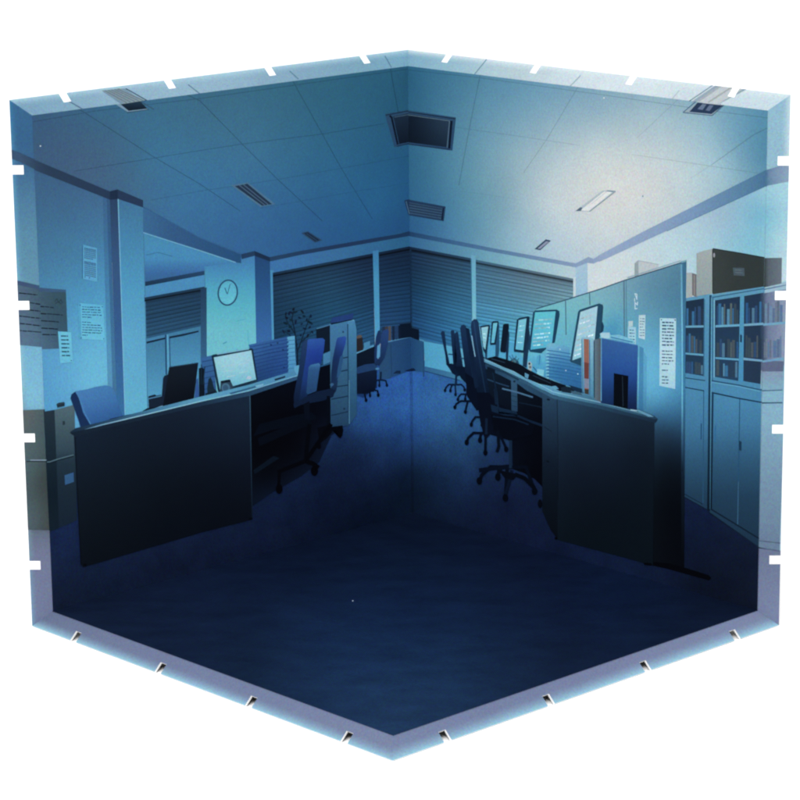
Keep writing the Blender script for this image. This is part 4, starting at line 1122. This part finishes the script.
k_ = Ink('printed_bookcase', 'R', WR, 3, 'narrow bookcase half hidden behind the partition')
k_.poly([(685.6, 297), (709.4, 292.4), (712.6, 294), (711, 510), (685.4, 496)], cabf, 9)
k_.poly([(685.8, 300), (704.6, 297), (704.2, 374.6), (686, 371.6)], vg((300, (30, 50, 74)), (372, (34, 62, 90))), 9)
for i, (y0, y1) in enumerate(((303, 324), (331, 351), (358, 372))):
    books(k_, 687, 704, y0, y1, 11 + i, .06)
k_.poly([(686, 324.4), (704.6, 324), (704.6, 326), (686, 326.4)], (104, 162, 192)); k_.poly([(686, 351.2), (704.6, 352.6), (704.4, 354.6), (686, 353)], (96, 158, 190), hold=True)
k_.line([(704.8, 298), (704.6, 375)], 1, (56, 104, 138)); k_.line([(686, 376.4), (706, 379.2)], .9, (24, 56, 86), hold=True); k_.line([(686, 386), (705, 389.4)], 1, (18, 44, 72), hold=True)
k_.line([(704.6, 389), (704.4, 502)], .7, (36, 80, 116), hold=True); k_.line([(702.4, 422), (702.2, 438)], 1.0, (30, 70, 108), hold=True)
k_.line([(686, 493), (704, 503)], 1.0, (18, 40, 62)); k_.line([(685.6, 496), (711, 510)], 1, (14, 30, 52))
k_.line([(709.6, 293), (709, 508)], 1.0, vg((293, (104, 170, 202)), (430, (70, 130, 168)), (508, (36, 72, 100))))
k_.build()
k_ = Ink('printed_bookcase', 'R+RS', WR, 3, 'wide glass fronted bookcase running onto the right rim')
rf = vg((280, (158, 190, 208)), (340, (140, 176, 198)), (385, (130, 176, 198)), (410, (134, 176, 198)), (470, (118, 150, 174)), (545, (104, 126, 152)))  # rim stretch of the bookcase, paled by light painted into its colour
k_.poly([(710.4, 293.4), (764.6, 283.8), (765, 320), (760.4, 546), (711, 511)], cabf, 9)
k_.poly([(764.6, 283.8), (781, 280), (786, 279.4), (784, 400), (780, 549), (760.2, 546), (762, 400)], rf, 8)
k_.poly([(715.4, 299), (740.4, 295), (739, 379.4), (715.6, 375.4)], vg((295, (34, 54, 80)), (378, (36, 66, 98))), 9)
k_.poly([(744.4, 294.6), (764.2, 291), (786, 287), (784, 362), (761.4, 382.4), (744, 379.4)], hg((745, (36, 56, 82)), (762, (34, 54, 80)), (766, (106, 120, 150)), (785, (140, 156, 180))), 8)
k_.poly([(761.8, 358), (783, 359), (782.6, 369), (761.6, 369)], (92, 104, 134))
k_.poly([(761.6, 369), (782.6, 369), (782, 387), (761, 387)], vg((369, (132, 154, 178)), (387, (128, 170, 192))))
books(k_, 717, 739, 301, 323.6, 21, -.02); books(k_, 717, 739, 334, 355.4, 22, .03); books(k_, 717, 738.4, 357.4, 374, 23, .1)
books(k_, 746, 763.4, 299, 322, 24, -.03); books(k_, 746, 762.4, 332, 355.6, 25, .04)
books(k_, 764.6, 782, 298, 321, 27, -.02, .55); books(k_, 764, 781, 332, 355, 28, 0, .55)
k_.poly([(716, 323.8), (740, 322.6), (740, 324.8), (716, 326)], (104, 166, 198)); k_.poly([(716, 355.6), (739.4, 357), (739.4, 359), (716, 357.4)], (92, 156, 192), hold=True)
k_.poly([(744, 322.4), (763.6, 321), (785, 319.4), (785, 321.6), (763.6, 323.4), (744, 324.6)], (112, 164, 194), hold=True); k_.poly([(744, 356), (762, 358), (783, 355), (783, 357.6), (762, 360), (744, 358.4)], (110, 158, 190), hold=True)
k_.poly([(740.4, 294), (744.4, 293.4), (743.8, 381), (739.4, 380.2)], vg((294, (84, 150, 184)), (380, (70, 138, 182))))
k_.poly([(740.6, 333), (742.4, 333.4), (742.4, 341), (740.6, 340.4)], (26, 54, 84))
k_.line([(714.8, 298.6), (715, 376)], 1.0, (120, 178, 206)); k_.line([(713.2, 296), (713.4, 380)], .8, (44, 88, 124), hold=True)
k_.line([(711, 296.4), (764.6, 287), (786, 283)], 1.0, hg((711, (48, 92, 126)), (764, (54, 98, 132)), (786, (118, 148, 176))))
k_.line([(711, 293.4), (764.6, 284), (786, 279.6)], 1.2, hg((711, (124, 184, 208)), (786, (172, 202, 218))))
k_.line([(711.6, 379), (740, 383.6), (761.4, 388.2), (782, 387.6)], 1.0, hg((711, (30, 64, 98)), (761, (34, 72, 108)), (764, (78, 110, 138))))
k_.line([(711.8, 380.6), (740, 385), (761, 389.6)], .8, (100, 166, 200))
k_.line([(712.4, 391), (740, 396.8), (761, 400.4), (782, 400.2)], 1.3, hg((712, (16, 38, 64)), (761, (24, 54, 86)), (764, (64, 94, 122))))
k_.poly([(712.6, 391), (714.6, 391.6), (713.4, 508), (711.4, 507)], vg((391, (28, 62, 96)), (470, (12, 30, 50)), (508, (10, 22, 38))))
k_.line([(740.6, 397.4), (739.2, 523)], .8, (34, 78, 116)); k_.line([(739.8, 480), (739.2, 523)], .6, (60, 100, 130))
k_.poly([(740, 439), (742.6, 440), (742.6, 449.4), (740.2, 448.4)], (24, 54, 82))
k_.line([(716.4, 424), (716.2, 441)], 1.2, (46, 104, 150))
k_.line([(711.6, 507.4), (739, 524), (760.4, 537)], 1.4, (14, 30, 48)); k_.line([(760.4, 539), (780.6, 541)], .9, (82, 98, 124), hold=True)
k_.line([(710.8, 511.4), (760.4, 546), (780, 549)], 1.1, hg((711, (12, 26, 46)), (760, (16, 32, 54)), (764, (88, 102, 132))))
k_.poly([(709.8, 294), (712, 293.4), (711.4, 510), (708.6, 509)], vg((294, (34, 74, 108)), (420, (20, 50, 78)), (508, (10, 24, 40))))
k_.line([(712.3, 296), (711.6, 508)], .9, vg((296, (110, 174, 204)), (400, (92, 158, 192)), (508, (40, 76, 100))))
k_.build()
x_ = Ink('printed_carpet', 'RS', WR, 2, 'strip of carpet greyed by painted light on the right rim below the bookcase')
x_.poly([(755, 545), (782, 549), (782, 630), (755, 618)], vg((548, (108, 120, 150)), (612, (122, 134, 168))), 6); x_.build()

# notices on the partition
pn = (176, 214, 228)
n_ = Ink('printed_notice', 'R', WR, 8, 'long pale notice with many rows hanging at the right end of the partition')
n_.poly([(660.8, 316.8), (677, 317.2), (676.4, 387.6), (668, 386), (660.6, 384.4)], vg((317, (172, 212, 226)), (350, (184, 218, 230)), (386, (166, 210, 226))), 9)
for i in range(20):
    if i in (8, 14, 16):
        continue
    e_ = 675 if i < 13 else 671
    n_.text(663, 320.4 + i * 3.2, e_, 0, (34, 66, 96), .03, 1.35 if i < 8 else 1.1, .25 if i > 8 else .05, seed=i, wl=(1.4, 4.5), hold=i > 0)
for x, y in ((662.4, 318.4), (676, 318.8)):
    n_.ell(x, y, .7, .7, (30, 56, 80), hold=True, n=7)
n_.build()
n_ = Ink('printed_notice', 'R', WR, 8, 'short pale strip notice beside the panel seam')
n_.poly([(639.8, 314), (646.4, 313.6), (646, 338.4), (639.6, 336.6)], (180, 210, 220))
for i in range(7):
    n_.text(640.8, 317 + i * 2.8, 645.6, 0, (84, 118, 146), 0, .9, .1, seed=i, wl=(1, 3), hold=i > 0)
n_.build()
n_ = Ink('printed_notice', 'R', WR, 8, 'small notice pair above the blue binder, left of the strip')
n_.poly([(629.4, 320), (634, 319.6), (633.8, 325), (629.6, 325.4)], (180, 204, 212)); n_.poly([(629, 325), (637, 326), (637, 344), (629, 342.6)], (158, 206, 222))
for i in range(5):
    n_.text(630.4, 328.4 + i * 3, 636, 0, (60, 104, 140), .05, 1, .1, seed=i, wl=(1, 3), hold=i > 0)
n_.build()
n_ = Ink('printed_sign', 'R', WR, 8, 'tiny white upright lettering at the top of the partition')
for i, pts in enumerate((((635.4, 292.4), (637.6, 293)), ((635.8, 292.6), (638, 298.4)), ((637.8, 292.8), (637.8, 298.6)), ((635.6, 297), (635.6, 300.4)), ((635.6, 301), (638.4, 304)), ((638.4, 300.6), (638.2, 304.2)), ((636, 301.4), (636, 308)), ((636, 307.6), (638.4, 307.4)))):
    n_.line(list(pts), .9, (190, 220, 232))
n_.items = [(a_, b2, c2, min(d2, 8)) for a_, b2, c2, d2 in n_.items]
n_.build()

# stacks, cups, screens on the right desks
s_ = Ink('printed_cup', 'R', WR, 8, 'pale cups and small things under the big turquoise screen')
s_.poly([(527, 352), (542, 352), (547, 356), (547.4, 376), (537, 374), (528, 368)], vg((352, (104, 186, 212)), (374, (72, 150, 192))), 6)
s_.ell(540, 360, 2.6, 6, (82, 160, 200), n=12); s_.poly([(538, 368), (545, 369), (544.6, 375.6), (538, 374)], (128, 196, 216)); s_.line([(534, 366), (538, 371)], 1, (40, 96, 140)); s_.line([(541, 354), (540, 364)], .8, (58, 128, 172), hold=True)
s_.poly([(528.6, 361.6), (531, 360.4), (533, 363), (532.6, 370.4), (529, 369)], (150, 176, 184)); s_.ell(530.4, 363, 1.1, 1.2, (26, 36, 48), n=8); s_.ell(531.2, 366.4, 1.2, 1.4, (104, 108, 104), n=8)
s_.build()
s_ = Ink('printed_cup', 'R', WR, 8, 'little plant pot between the small screens')
s_.poly([(511, 360), (515, 357), (519, 360), (521, 366), (512, 364)], (40, 74, 100)); s_.ell(514.6, 361.4, 2, 2, (120, 130, 124), n=9)
for i, (x, y) in enumerate(((510, 355), (513, 354), (517, 355), (520, 357.6), (512, 357.4))):
    s_.line([(515, 362), (x, y)], .7, (60, 118, 140), hold=i > 0)
s_.build()
s_ = Ink('printed_paper_stack', 'R', WR, 9, 'stack of light blue folders in front of the partition')
s_.poly([(547.4, 345), (549, 342.4), (552, 342), (570, 345.8), (571, 361), (583, 365), (583.4, 389), (566, 384), (548, 376), (546.6, 360)], field((552, 346, (116, 178, 204)), (566, 352, (92, 158, 198)), (560, 362, (58, 122, 178)), (550, 372, (66, 134, 182)), (578, 375, (48, 108, 168)), (565, 380, (50, 108, 164))), 5)
for i in range(9):
    y = 349.4 + i * 3.3
    s_.line([(548.4, y), (560, y + 1.6 + rnd.uniform(-.3, .3)), (571, y + 3.4), (583 if y > 358 else 571.4, y + (6 if y > 358 else 3.5))], rnd.uniform(.7, 1.1), (44, 100, 156), hold=i > 0)
    s_.poly([(547, y + 1), (550, y + .6), (550, y + 2.2), (547, y + 2.6)], (120, 190, 214), hold=True)
for x, y in ((561, 348.4), (567, 369.6), (579, 373)):
    s_.ell(x, y, .7, .7, (170, 210, 224), hold=True, n=7)
s_.build()


def screen(label, outer, inner, col, rows, level=8, dark=(22, 46, 72), extra=None, tx=(160, 208, 218)):
    m_ = Ink('printed_monitor', 'R', WR, level, label)
    if extra:
        for e_, ec in extra:
            m_.poly(e_, ec)
    m_.poly(outer, dark)
    m_.poly(inner, col, 7)
    tl, tr, br, bl = inner
    for i, (t, a, b) in enumerate(rows):
        p = (lerp(tl[0], bl[0], t), lerp(tl[1], bl[1], t)); q = (lerp(tr[0], br[0], t), lerp(tr[1], br[1], t))
        x0, y0 = lerp(p[0], q[0], a), lerp(p[1], q[1], a); x1, y1 = lerp(p[0], q[0], b), lerp(p[1], q[1], b)
        m_.text(x0, y0, x1, 0, tx, (y1 - y0) / (x1 - x0), 1.5 if abs(tr[0] - tl[0]) > 16 else .9, seed=i, wl=(1.5, 5), hold=i > 0)
    return m_.build()


screen('first far screen of the right row, the smallest', [(480.6, 325.4), (490, 324), (490.8, 326), (487.6, 352), (486.4, 353.6), (484, 350)], [(482, 327), (489, 325.8), (486, 349), (484, 346)], vg((325, (146, 200, 214)), (350, (130, 196, 214))), [(.3, .2, .9), (.5, .2, .9), (.7, .2, .8)],
       extra=[([(485.6, 350), (488, 349), (487.6, 362), (486, 361.6)], (34, 72, 104))])
screen('second far screen of the right row, slim and pale', [(492.4, 321.6), (494, 320.4), (499, 320.2), (499.6, 322), (496.6, 344), (491, 344.4), (490.8, 342.6)], [(494, 322.6), (498.2, 322), (495, 342), (492, 342.2)], vg((321, (112, 190, 210)), (344, (96, 180, 208))), [],
       extra=[([(496.6, 326), (500, 324), (500, 350), (498, 362), (496, 360)], (36, 78, 112))])
m_ = Ink('printed_monitor', 'R', WR, 9, 'black sideways screen of the right row')
m_.poly([(503.8, 324.4), (505.4, 323), (509.4, 323), (509.8, 326), (507.4, 350), (506, 352), (501.4, 351.4), (501, 349)], (14, 28, 46)); m_.poly([(507, 346), (509.4, 330), (510.2, 333), (508.6, 362), (506.6, 361)], (24, 48, 76)); m_.build()
screen('fourth screen of the right row, tilted, with a thick dark side', [(517.6, 319), (520, 317.2), (529.4, 315.4), (530.4, 317), (526.6, 350.4), (524, 352.2), (515, 351), (514.6, 349)], [(519.6, 319.4), (527.4, 317.6), (524, 349.6), (516.4, 348.4)], vg((317, (122, 192, 212)), (351, (104, 184, 210))), [(.2, .2, .8), (.35, .2, .7), (.55, .2, .8), (.75, .2, .8)],
       extra=[([(525, 340), (530, 328), (531, 336), (527.6, 367), (523.6, 365)], (26, 54, 84)), ([(528, 316), (530.6, 316), (529, 340), (525, 351)], (20, 42, 66))])
screen('big turquoise screen with white writing in the right row', [(534, 311.6), (536, 309.6), (557.6, 308.6), (560.4, 310.4), (560.6, 314), (556, 341), (553, 343), (542, 352.6), (531, 351), (529.4, 348.4)], [(536, 311.4), (556.6, 310.4), (552.6, 346), (531.4, 349)], vg((310, (98, 192, 208)), (332, (96, 186, 210)), (350, (84, 174, 206))),
       [(.2, .1, .9), (.31, .06, .85), (.42, .06, .8), (.58, .1, .85), (.68, .06, .8), (.78, .06, .85), (.88, .1, .6)], 8, (28, 66, 96), extra=[([(556.6, 309.4), (560.4, 310.2), (560.4, 314), (555.6, 342), (553, 342)], (14, 34, 62))])
screen('largest and nearest screen of the right row, beside the orange binder', [(579, 310.8), (581, 308.6), (600, 302.4), (603.4, 303.6), (604, 306), (602, 332), (600, 338), (584, 366), (572, 362), (571, 360)], [(581.4, 311), (598.6, 305), (594.6, 352), (573.4, 359.4)], vg((305, (166, 206, 222)), (335, (160, 206, 220)), (360, (142, 198, 216))),
       [(.14, .1, .85), (.24, .06, .8), (.36, .1, .9), (.47, .06, .7), (.58, .06, .9), (.7, .08, .7), (.8, .08, .7), (.9, .06, .5)], 8, (36, 74, 100), extra=[([(600, 322), (603.6, 321), (605, 325), (604.4, 330), (601, 333)], (30, 62, 92)), ([(598, 304), (603.6, 303.6), (604.2, 306), (602.4, 332), (599, 340), (595, 340)], (14, 32, 56))], tx=(194, 212, 220))

# right desks
d_ = Ink('printed_desk', 'R', WR, 10, 'row of right hand desks ending in a dark grey end panel')
dark = field((486, 365, (14, 30, 50)), (520, 400, (8, 18, 34)), (500, 430, (4, 10, 24)), (535, 420, (3, 8, 20)), (540, 480, (2, 5, 14)), (510, 455, (6, 14, 30)), (520, 470, (3, 8, 18)))
d_.poly([(484, 356), (500, 366), (527, 380), (545, 394), (545, 488), (536, 479), (524, 472.4), (514, 469), (513, 441), (500, 437), (484, 432)], dark, 8)
d_.poly([(486, 362.6), (500, 368.6), (520, 377), (527, 380), (545, 391), (545, 398.4), (528, 390), (520, 384), (500, 374), (486, 368)], hg((488, (34, 64, 92)), (515, (46, 84, 114)), (545, (36, 64, 92))), 7)
d_.poly([(488, 366), (496, 369), (496, 374), (488, 371)], (12, 26, 44)); d_.poly([(512, 378), (518, 381), (518.6, 411), (512.6, 412)], vg((378, (52, 88, 118)), (412, (34, 62, 90)))); d_.ell(515.4, 380.8, 1.3, 1, (16, 34, 54), n=8)
for i in range(4):
    d_.line([(513, 390 + i * 5), (518, 391.4 + i * 5)], .7, (26, 50, 74), hold=i > 0)
d_.line([(503, 388), (518, 391.6), (534, 396.6)], 1.5, (72, 110, 142)); d_.line([(486, 378), (500, 383), (510, 386)], 1.2, (34, 62, 92), hold=True)
d_.line([(496, 410), (520, 417), (544, 425)], 2.4, (14, 32, 58)); d_.line([(520, 402), (545, 407)], 1.2, (14, 30, 50), hold=True)
d_.poly([(543.6, 392), (558.6, 396), (559.4, 540), (552, 530), (543.6, 511)], vg((394, (42, 72, 100)), (420, (30, 52, 76)), (460, (15, 28, 46)), (500, (8, 18, 30)), (540, (5, 12, 22))), 8)
ef = field((562, 402, (40, 70, 96)), (600, 412, (30, 52, 74)), (650, 422, (22, 38, 56)), (575, 440, (22, 38, 58)), (640, 450, (14, 26, 42)), (575, 480, (13, 24, 40)), (640, 490, (9, 20, 32)), (575, 530, (8, 18, 28)), (640, 550, (8, 18, 28)), (610, 470, (14, 26, 44)))
d_.poly([(558.2, 396), (600, 405), (656, 418), (655, 565), (610, 553), (559.2, 540)], ef, 8)
d_.line([(558.4, 397), (559.2, 440), (559.4, 500)], .8, vg((397, (22, 40, 60)), (500, (6, 14, 24))))
d_.poly([(484, 357.4), (504, 362), (527, 370), (554, 384), (575, 390), (600, 398.8), (640, 408), (655.4, 414.4), (659, 417.6), (656, 418.6), (600, 403.4), (554, 394), (527, 380), (500, 367.6), (484, 361)], hg((486, (84, 140, 172)), (510, (104, 160, 186)), (540, (96, 158, 190)), (560, (90, 146, 176)), (600, (62, 106, 136)), (640, (46, 82, 108)), (655, (36, 64, 88))), 7)
d_.line([(486, 359.6), (504, 366), (527, 376.4), (554, 391), (600, 401), (655, 415.4)], 1.0, hg((486, (120, 176, 200)), (555, (128, 186, 210)), (605, (116, 164, 188)), (655, (70, 112, 138))))
d_.poly([(500, 368.4), (527, 380.6), (554, 394.6), (600, 403.8), (656, 418), (659.4, 417.8), (657, 421.6), (600, 407.6), (554, 397.6), (527, 383.4), (500, 371)], hg((500, (44, 80, 108)), (550, (56, 96, 124)), (600, (38, 68, 94)), (656, (24, 44, 66))), 8)
d_.ell(549.6, 398.8, 1.8, 1.1, (16, 32, 50), .2, n=9); d_.ell(549, 461, 1.6, 1, (8, 18, 30), .2, n=9); d_.line([(545, 426), (553, 431)], .7, (16, 30, 46), hold=True)
d_.ell(557.6, 538.4, 1.6, 1.3, (2, 5, 10)); d_.ell(650, 563.6, 4, 1.3, (2, 5, 10), .1, hold=True)
d_.build()
k_ = Ink('printed_keyboard', 'R', WR, 11, 'black keyboards and mouse lined up along the right worktop')
k_.poly([(486, 358), (496, 355.6), (508, 359), (522, 364), (529, 368.6), (544, 376), (556, 380.6), (567, 384.4), (568, 390), (561, 390.4), (552, 385.4), (540, 383), (527, 377.6), (515, 370.6), (504, 366.4)], (10, 20, 34))
k_.poly([(526, 372), (530, 374), (529, 378), (526, 376.4)], (90, 148, 178))
k_.poly([(552.6, 385.6), (557, 385), (560, 388), (556, 388.6)], (96, 156, 188)); k_.line([(534, 374.6), (552, 382.4)], .8, (34, 54, 72)); k_.line([(492, 358), (506, 362)], .8, (34, 58, 80), hold=True)
k_.build()
k_ = Ink('printed_mouse', 'R', WR, 12, 'dark computer mouse beside the white binder')
k_.poly([(562, 387), (567, 385.2), (573, 386.6), (576, 390), (572, 392.4), (563, 391)], (22, 38, 54))
k_.poly([(572, 390), (582, 391.4), (584, 394.6), (574, 393)], (62, 96, 120)); k_.poly([(570, 384), (584, 388), (585, 392.6), (576, 390)], (22, 46, 74))
k_.build()
x_ = Ink('printed_binder', 'R', WR, 12, 'white binder with an orange and red spine label')
x_.poly([(582.4, 336.6), (586, 336), (594.6, 337.4), (595, 396), (583, 393)], vg((337, (136, 188, 208)), (395, (78, 134, 168))), 8)
x_.poly([(585, 337.8), (590.2, 338.2), (590.4, 362), (585.4, 361)], (146, 100, 88)); x_.poly([(585.4, 361), (590.4, 362), (590.2, 378), (585.6, 377.4)], (108, 66, 62)); x_.poly([(585.7, 377.6), (590.2, 378), (590.2, 388), (585.9, 387)], (128, 136, 156))
x_.poly([(585.9, 387), (590.2, 387.6), (590.2, 393.6), (586, 392.6)], (62, 56, 52)); x_.line([(586, 387.4), (590, 388)], .9, (150, 100, 84)); x_.line([(590.9, 339), (591.3, 394)], .8, (58, 108, 148))
x_.line([(583.2, 338), (584, 392)], .7, (70, 120, 156)); x_.build()
x_ = Ink('printed_binder', 'R', WR, 12, 'slim grey binder between the orange and the blue one')
x_.poly([(595, 338.8), (602.4, 337), (602.6, 401.4), (595.4, 398)], hg((595, (96, 126, 140)), (597, (74, 80, 90)), (602, (82, 84, 92))), 9); x_.line([(595.4, 340), (595.8, 397)], .9, (30, 52, 80)); x_.build()
x_ = Ink('printed_paper', 'R', WR, 11, 'loose white papers on top of the blue binder')
x_.poly([(601, 332.4), (604, 331), (611, 331.2), (612, 334), (620, 333.4), (628, 336), (635, 339.4), (636, 343), (612, 340), (602, 338)], (122, 188, 212)); x_.poly([(602, 332), (610.6, 331.6), (611, 337), (602.4, 337.6)], (168, 208, 222)); x_.line([(612, 336), (634, 341)], 1.2, (64, 128, 168)); x_.line([(613, 338), (630, 341.6)], .8, (90, 158, 194)); x_.build()
x_ = Ink('printed_binder', 'R', WR, 12, 'wide deep blue binder with a black square at its foot')
x_.poly([(602.4, 336.8), (639, 344), (638.2, 409.6), (602.4, 402)], field((606, 340, (52, 96, 166)), (634, 348, (52, 96, 170)), (620, 355, (44, 88, 168)), (606, 375, (36, 76, 156)), (634, 376, (34, 74, 158)), (606, 398, (22, 50, 104)), (634, 404, (18, 36, 80))), 6)
x_.poly([(615.2, 372), (629.8, 374.6), (629.2, 407.8), (615, 404.6)], vg((372, (6, 12, 24)), (407, (4, 12, 22)))); x_.line([(623.8, 375), (624.6, 405)], .8, (30, 44, 60)); x_.line([(602.6, 337), (602.6, 400)], .9, (96, 160, 196)); x_.line([(602.6, 336.8), (639, 344)], .7, (80, 140, 190)); x_.build()
x_ = Ink('printed_paper', 'R', WR, 13, 'white sheet edges on the worktop under the blue binder')
x_.poly([(637, 409), (640, 408.4), (652, 413.4), (655, 415.6), (650, 415.4)], (96, 148, 176)); x_.line([(632, 408.6), (638.4, 409.6)], 1, (160, 200, 216)); x_.build()

# chairs of the right row, far to near
cc_ = vg((320, (26, 52, 92)), (350, (18, 40, 76)), (370, (12, 28, 56)), (420, (6, 16, 36)))


def base(ch, hub, feet, w, col):
    for i, (x, y) in enumerate(feet):
        mx = x + (hub[0] - x) * .08
        ch.line([hub, (lerp(hub[0], mx, .7), lerp(hub[1], min(hub[1], y), .55) - .3), (mx, y - 3.2 * w / 1.8), (x, y)], w, col)
    ch.sub += 1
    for i, (x, y) in enumerate(feet):
        ch.ell(x, y, w * .85, w * 1.15, mulc(col, .7), hold=True, n=10)
    ch.items = [(a, b, c, min(d, 10)) for a, b, c, d in ch.items]


ch = Ink('printed_office_chair', 'R', WR, 11, 'farthest chair of the right row, standing apart')
base(ch, (456, 384.4), [(445.6, 390.2), (451, 390.4), (456.2, 394.2), (465.4, 389.4)], 1.6, (10, 28, 60))
ch.poly([(441.4, 332), (443, 330.4), (445.2, 331), (447, 348), (450.2, 363), (447, 364.4), (446, 355)], cc_, 8); ch.line([(449, 353.6), (457, 354.4)], 1, (24, 62, 104))
ch.poly([(446.6, 363.6), (452, 363), (462, 366), (464, 374), (458, 376), (453, 373), (450, 368)], (10, 26, 54)); ch.line([(457, 374), (456.4, 385)], 2, (14, 36, 72)); ch.build()
ch = Ink('printed_office_chair', 'R', WR, 12, 'second chair of the right row, two thin back bars')
base(ch, (468, 394), [(458.6, 399.2), (466, 398.8)], 1.6, (8, 22, 50))
ch.poly([(451.4, 330.6), (453, 329.4), (454.8, 330), (457, 346), (457, 366), (454, 364)], cc_, 8); ch.poly([(455.4, 333), (457.6, 331), (458.8, 331.6), (461, 348), (464, 367), (462, 372), (455, 370), (458, 360)], cc_, 8)
ch.line([(461, 357.6), (468, 358.4)], 1, (28, 66, 110)); ch.poly([(455, 366), (464, 366), (474, 370), (476, 384), (468, 384), (462, 378)], (8, 22, 46)); ch.line([(468.6, 384), (468, 394)], 2.4, (10, 26, 56)); ch.build()
ch = Ink('printed_office_chair', 'R', WR, 13, 'third chair of the right row, tall dark back')
base(ch, (473, 401), [(455.6, 407), (466.2, 411.6), (478, 408)], 1.9, (6, 18, 42))
ch.poly([(461, 328), (462, 325), (464.4, 323.8), (466.6, 325), (470.4, 342), (475.6, 368), (480, 400), (470, 398), (466, 370)], cc_, 8)
ch.poly([(467, 330), (469, 329.6), (473, 350), (481, 400), (476, 400)], (16, 38, 70))
ch.poly([(466, 372), (478, 380), (486, 396), (484, 408), (476, 408), (468, 396)], (6, 16, 36)); ch.build()
ch = Ink('printed_office_chair', 'R', WR, 14, 'fourth chair of the right row, the tallest back at the front of the line')
base(ch, (487, 433), [(467.6, 442.4), (481, 440), (486.4, 452.6), (507.4, 449)], 2.6, (5, 14, 34))
base(ch, (484, 417), [(472.2, 424.4), (483.2, 424.6)], 2.0, (6, 18, 42))
ch.poly([(471.8, 325), (472.6, 320.8), (475, 318.4), (477.6, 318.6), (479.4, 321), (482.4, 344), (486.6, 368), (490.6, 392), (495, 430), (486, 440), (481, 420), (478, 392), (474.6, 360)], vg((320, (28, 54, 94)), (350, (20, 42, 76)), (385, (10, 26, 52)), (430, (6, 14, 32))), 7)
ch.poly([(466.6, 327), (470, 328), (474.6, 352), (479.6, 386), (476, 388), (470.6, 356)], (14, 32, 62))
ch.line([(475, 321), (478, 344), (483, 372), (488, 400)], 1.2, vg((320, (38, 70, 112)), (390, (18, 40, 70))))
ch.line([(472.8, 335), (474.4, 346), (476.2, 356)], .9, (128, 178, 206)); ch.line([(480.8, 326), (483, 340)], .7, (110, 170, 200), hold=True)
ch.poly([(478, 392), (490, 392), (500, 404), (513, 410), (512, 420), (496, 424), (486, 430), (480, 414)], (6, 14, 32)); ch.line([(487.6, 418), (487.4, 434)], 2.4, (14, 32, 58)); ch.build()
ch = Ink('printed_office_chair', 'R', WR, 15, 'nearest chair base of the right row, under the desk end')
base(ch, (512, 467), [(480.4, 481), (499, 477), (506.6, 498), (536, 491)], 3.4, (4, 12, 28))
ch.line([(480, 470.4), (495, 468), (512, 466)], 4.0, (5, 14, 32)); ch.line([(513, 470), (510, 484), (506.6, 494)], 3.0, (8, 20, 42))
ch.line([(516, 474), (526, 478), (536, 488)], 4.0, (3, 9, 20))
ch.line([(512, 440), (511.8, 468)], 3.0, (18, 38, 66)); ch.poly([(492, 414), (520, 416), (536, 424), (534, 434), (512, 440), (496, 432)], (4, 10, 24)); ch.line([(494, 416), (516, 419), (530, 424)], 1.4, (14, 32, 58)); ch.poly([(506, 478), (500, 470), (520, 474), (514, 480)], (4, 10, 22))
ch.line([(494, 372), (498, 392), (500, 412)], 1.6, (16, 36, 62)); ch.line([(490, 366), (506, 372), (520, 379)], 1.3, (26, 52, 80)); ch.line([(500, 412), (516, 414), (528, 419)], 2.0, (14, 32, 58))
ch.line([(499, 430), (500, 446), (498, 452)], 3, (5, 14, 30))
ch.poly([(492, 404), (504, 408), (518, 411), (519, 416), (506, 415), (493, 411)], (17, 38, 66)); ch.line([(496, 388), (497.4, 404)], 2.2, (15, 34, 60))
ch.ell(541.6, 503.6, 2.2, 4.4, (3, 8, 18), n=12)
ch.items = [(a, b, c, min(d, 11)) for a, b, c, d in ch.items]
ch.build()

# ------------------------------------------------------------------ table, light, camera
me = bpy.data.meshes.new('table_surface')
zt = -W * c45 - TH * .8 * c45 - .001
me.from_pydata([(-150, -60, zt), (150, -60, zt), (150, 240, zt), (-150, 240, zt)], [], [(0, 1, 2, 3)])
me.materials.append(TABLE)
o = bpy.data.objects.new('table_surface', me); COL.objects.link(o); o['kind'] = 'structure'

w = bpy.data.worlds.new('World'); sc.world = w; w.use_nodes = True
bg = w.node_tree.nodes['Background']
bg.inputs[0].default_value = (1, 1, 1, 1); bg.inputs[1].default_value = 1.35

ld = bpy.data.lights.new('softbox', 'AREA'); ld.shape = 'RECTANGLE'; ld.size = 8; ld.size_y = 6
ld.energy = 2600
lo = bpy.data.objects.new('softbox', ld); COL.objects.link(lo)
lo.location = (-2, -15, 11)
dv = Vector((0, -2, 1)) - lo.location
lo.rotation_euler = dv.to_track_quat('-Z', 'Y').to_euler()

cd = bpy.data.cameras.new('camera'); cam = bpy.data.objects.new('camera', cd); COL.objects.link(cam)
cam.location = (0.501, -18.6239, 5.3883)
cam.rotation_euler = (1.3285, 0.0107, 0.0283)
cd.sensor_width = 36; cd.lens = 36 * 2875.293 / 800
cd.clip_end = 1000
sc.camera = cam
sc.view_settings.view_transform = 'Standard'
sc.view_settings.look = 'None'
sc.view_settings.exposure = 0
sc.view_settings.gamma = 1
sc.cycles.pixel_filter_type = 'BLACKMAN_HARRIS'
sc.cycles.filter_width = 2.3
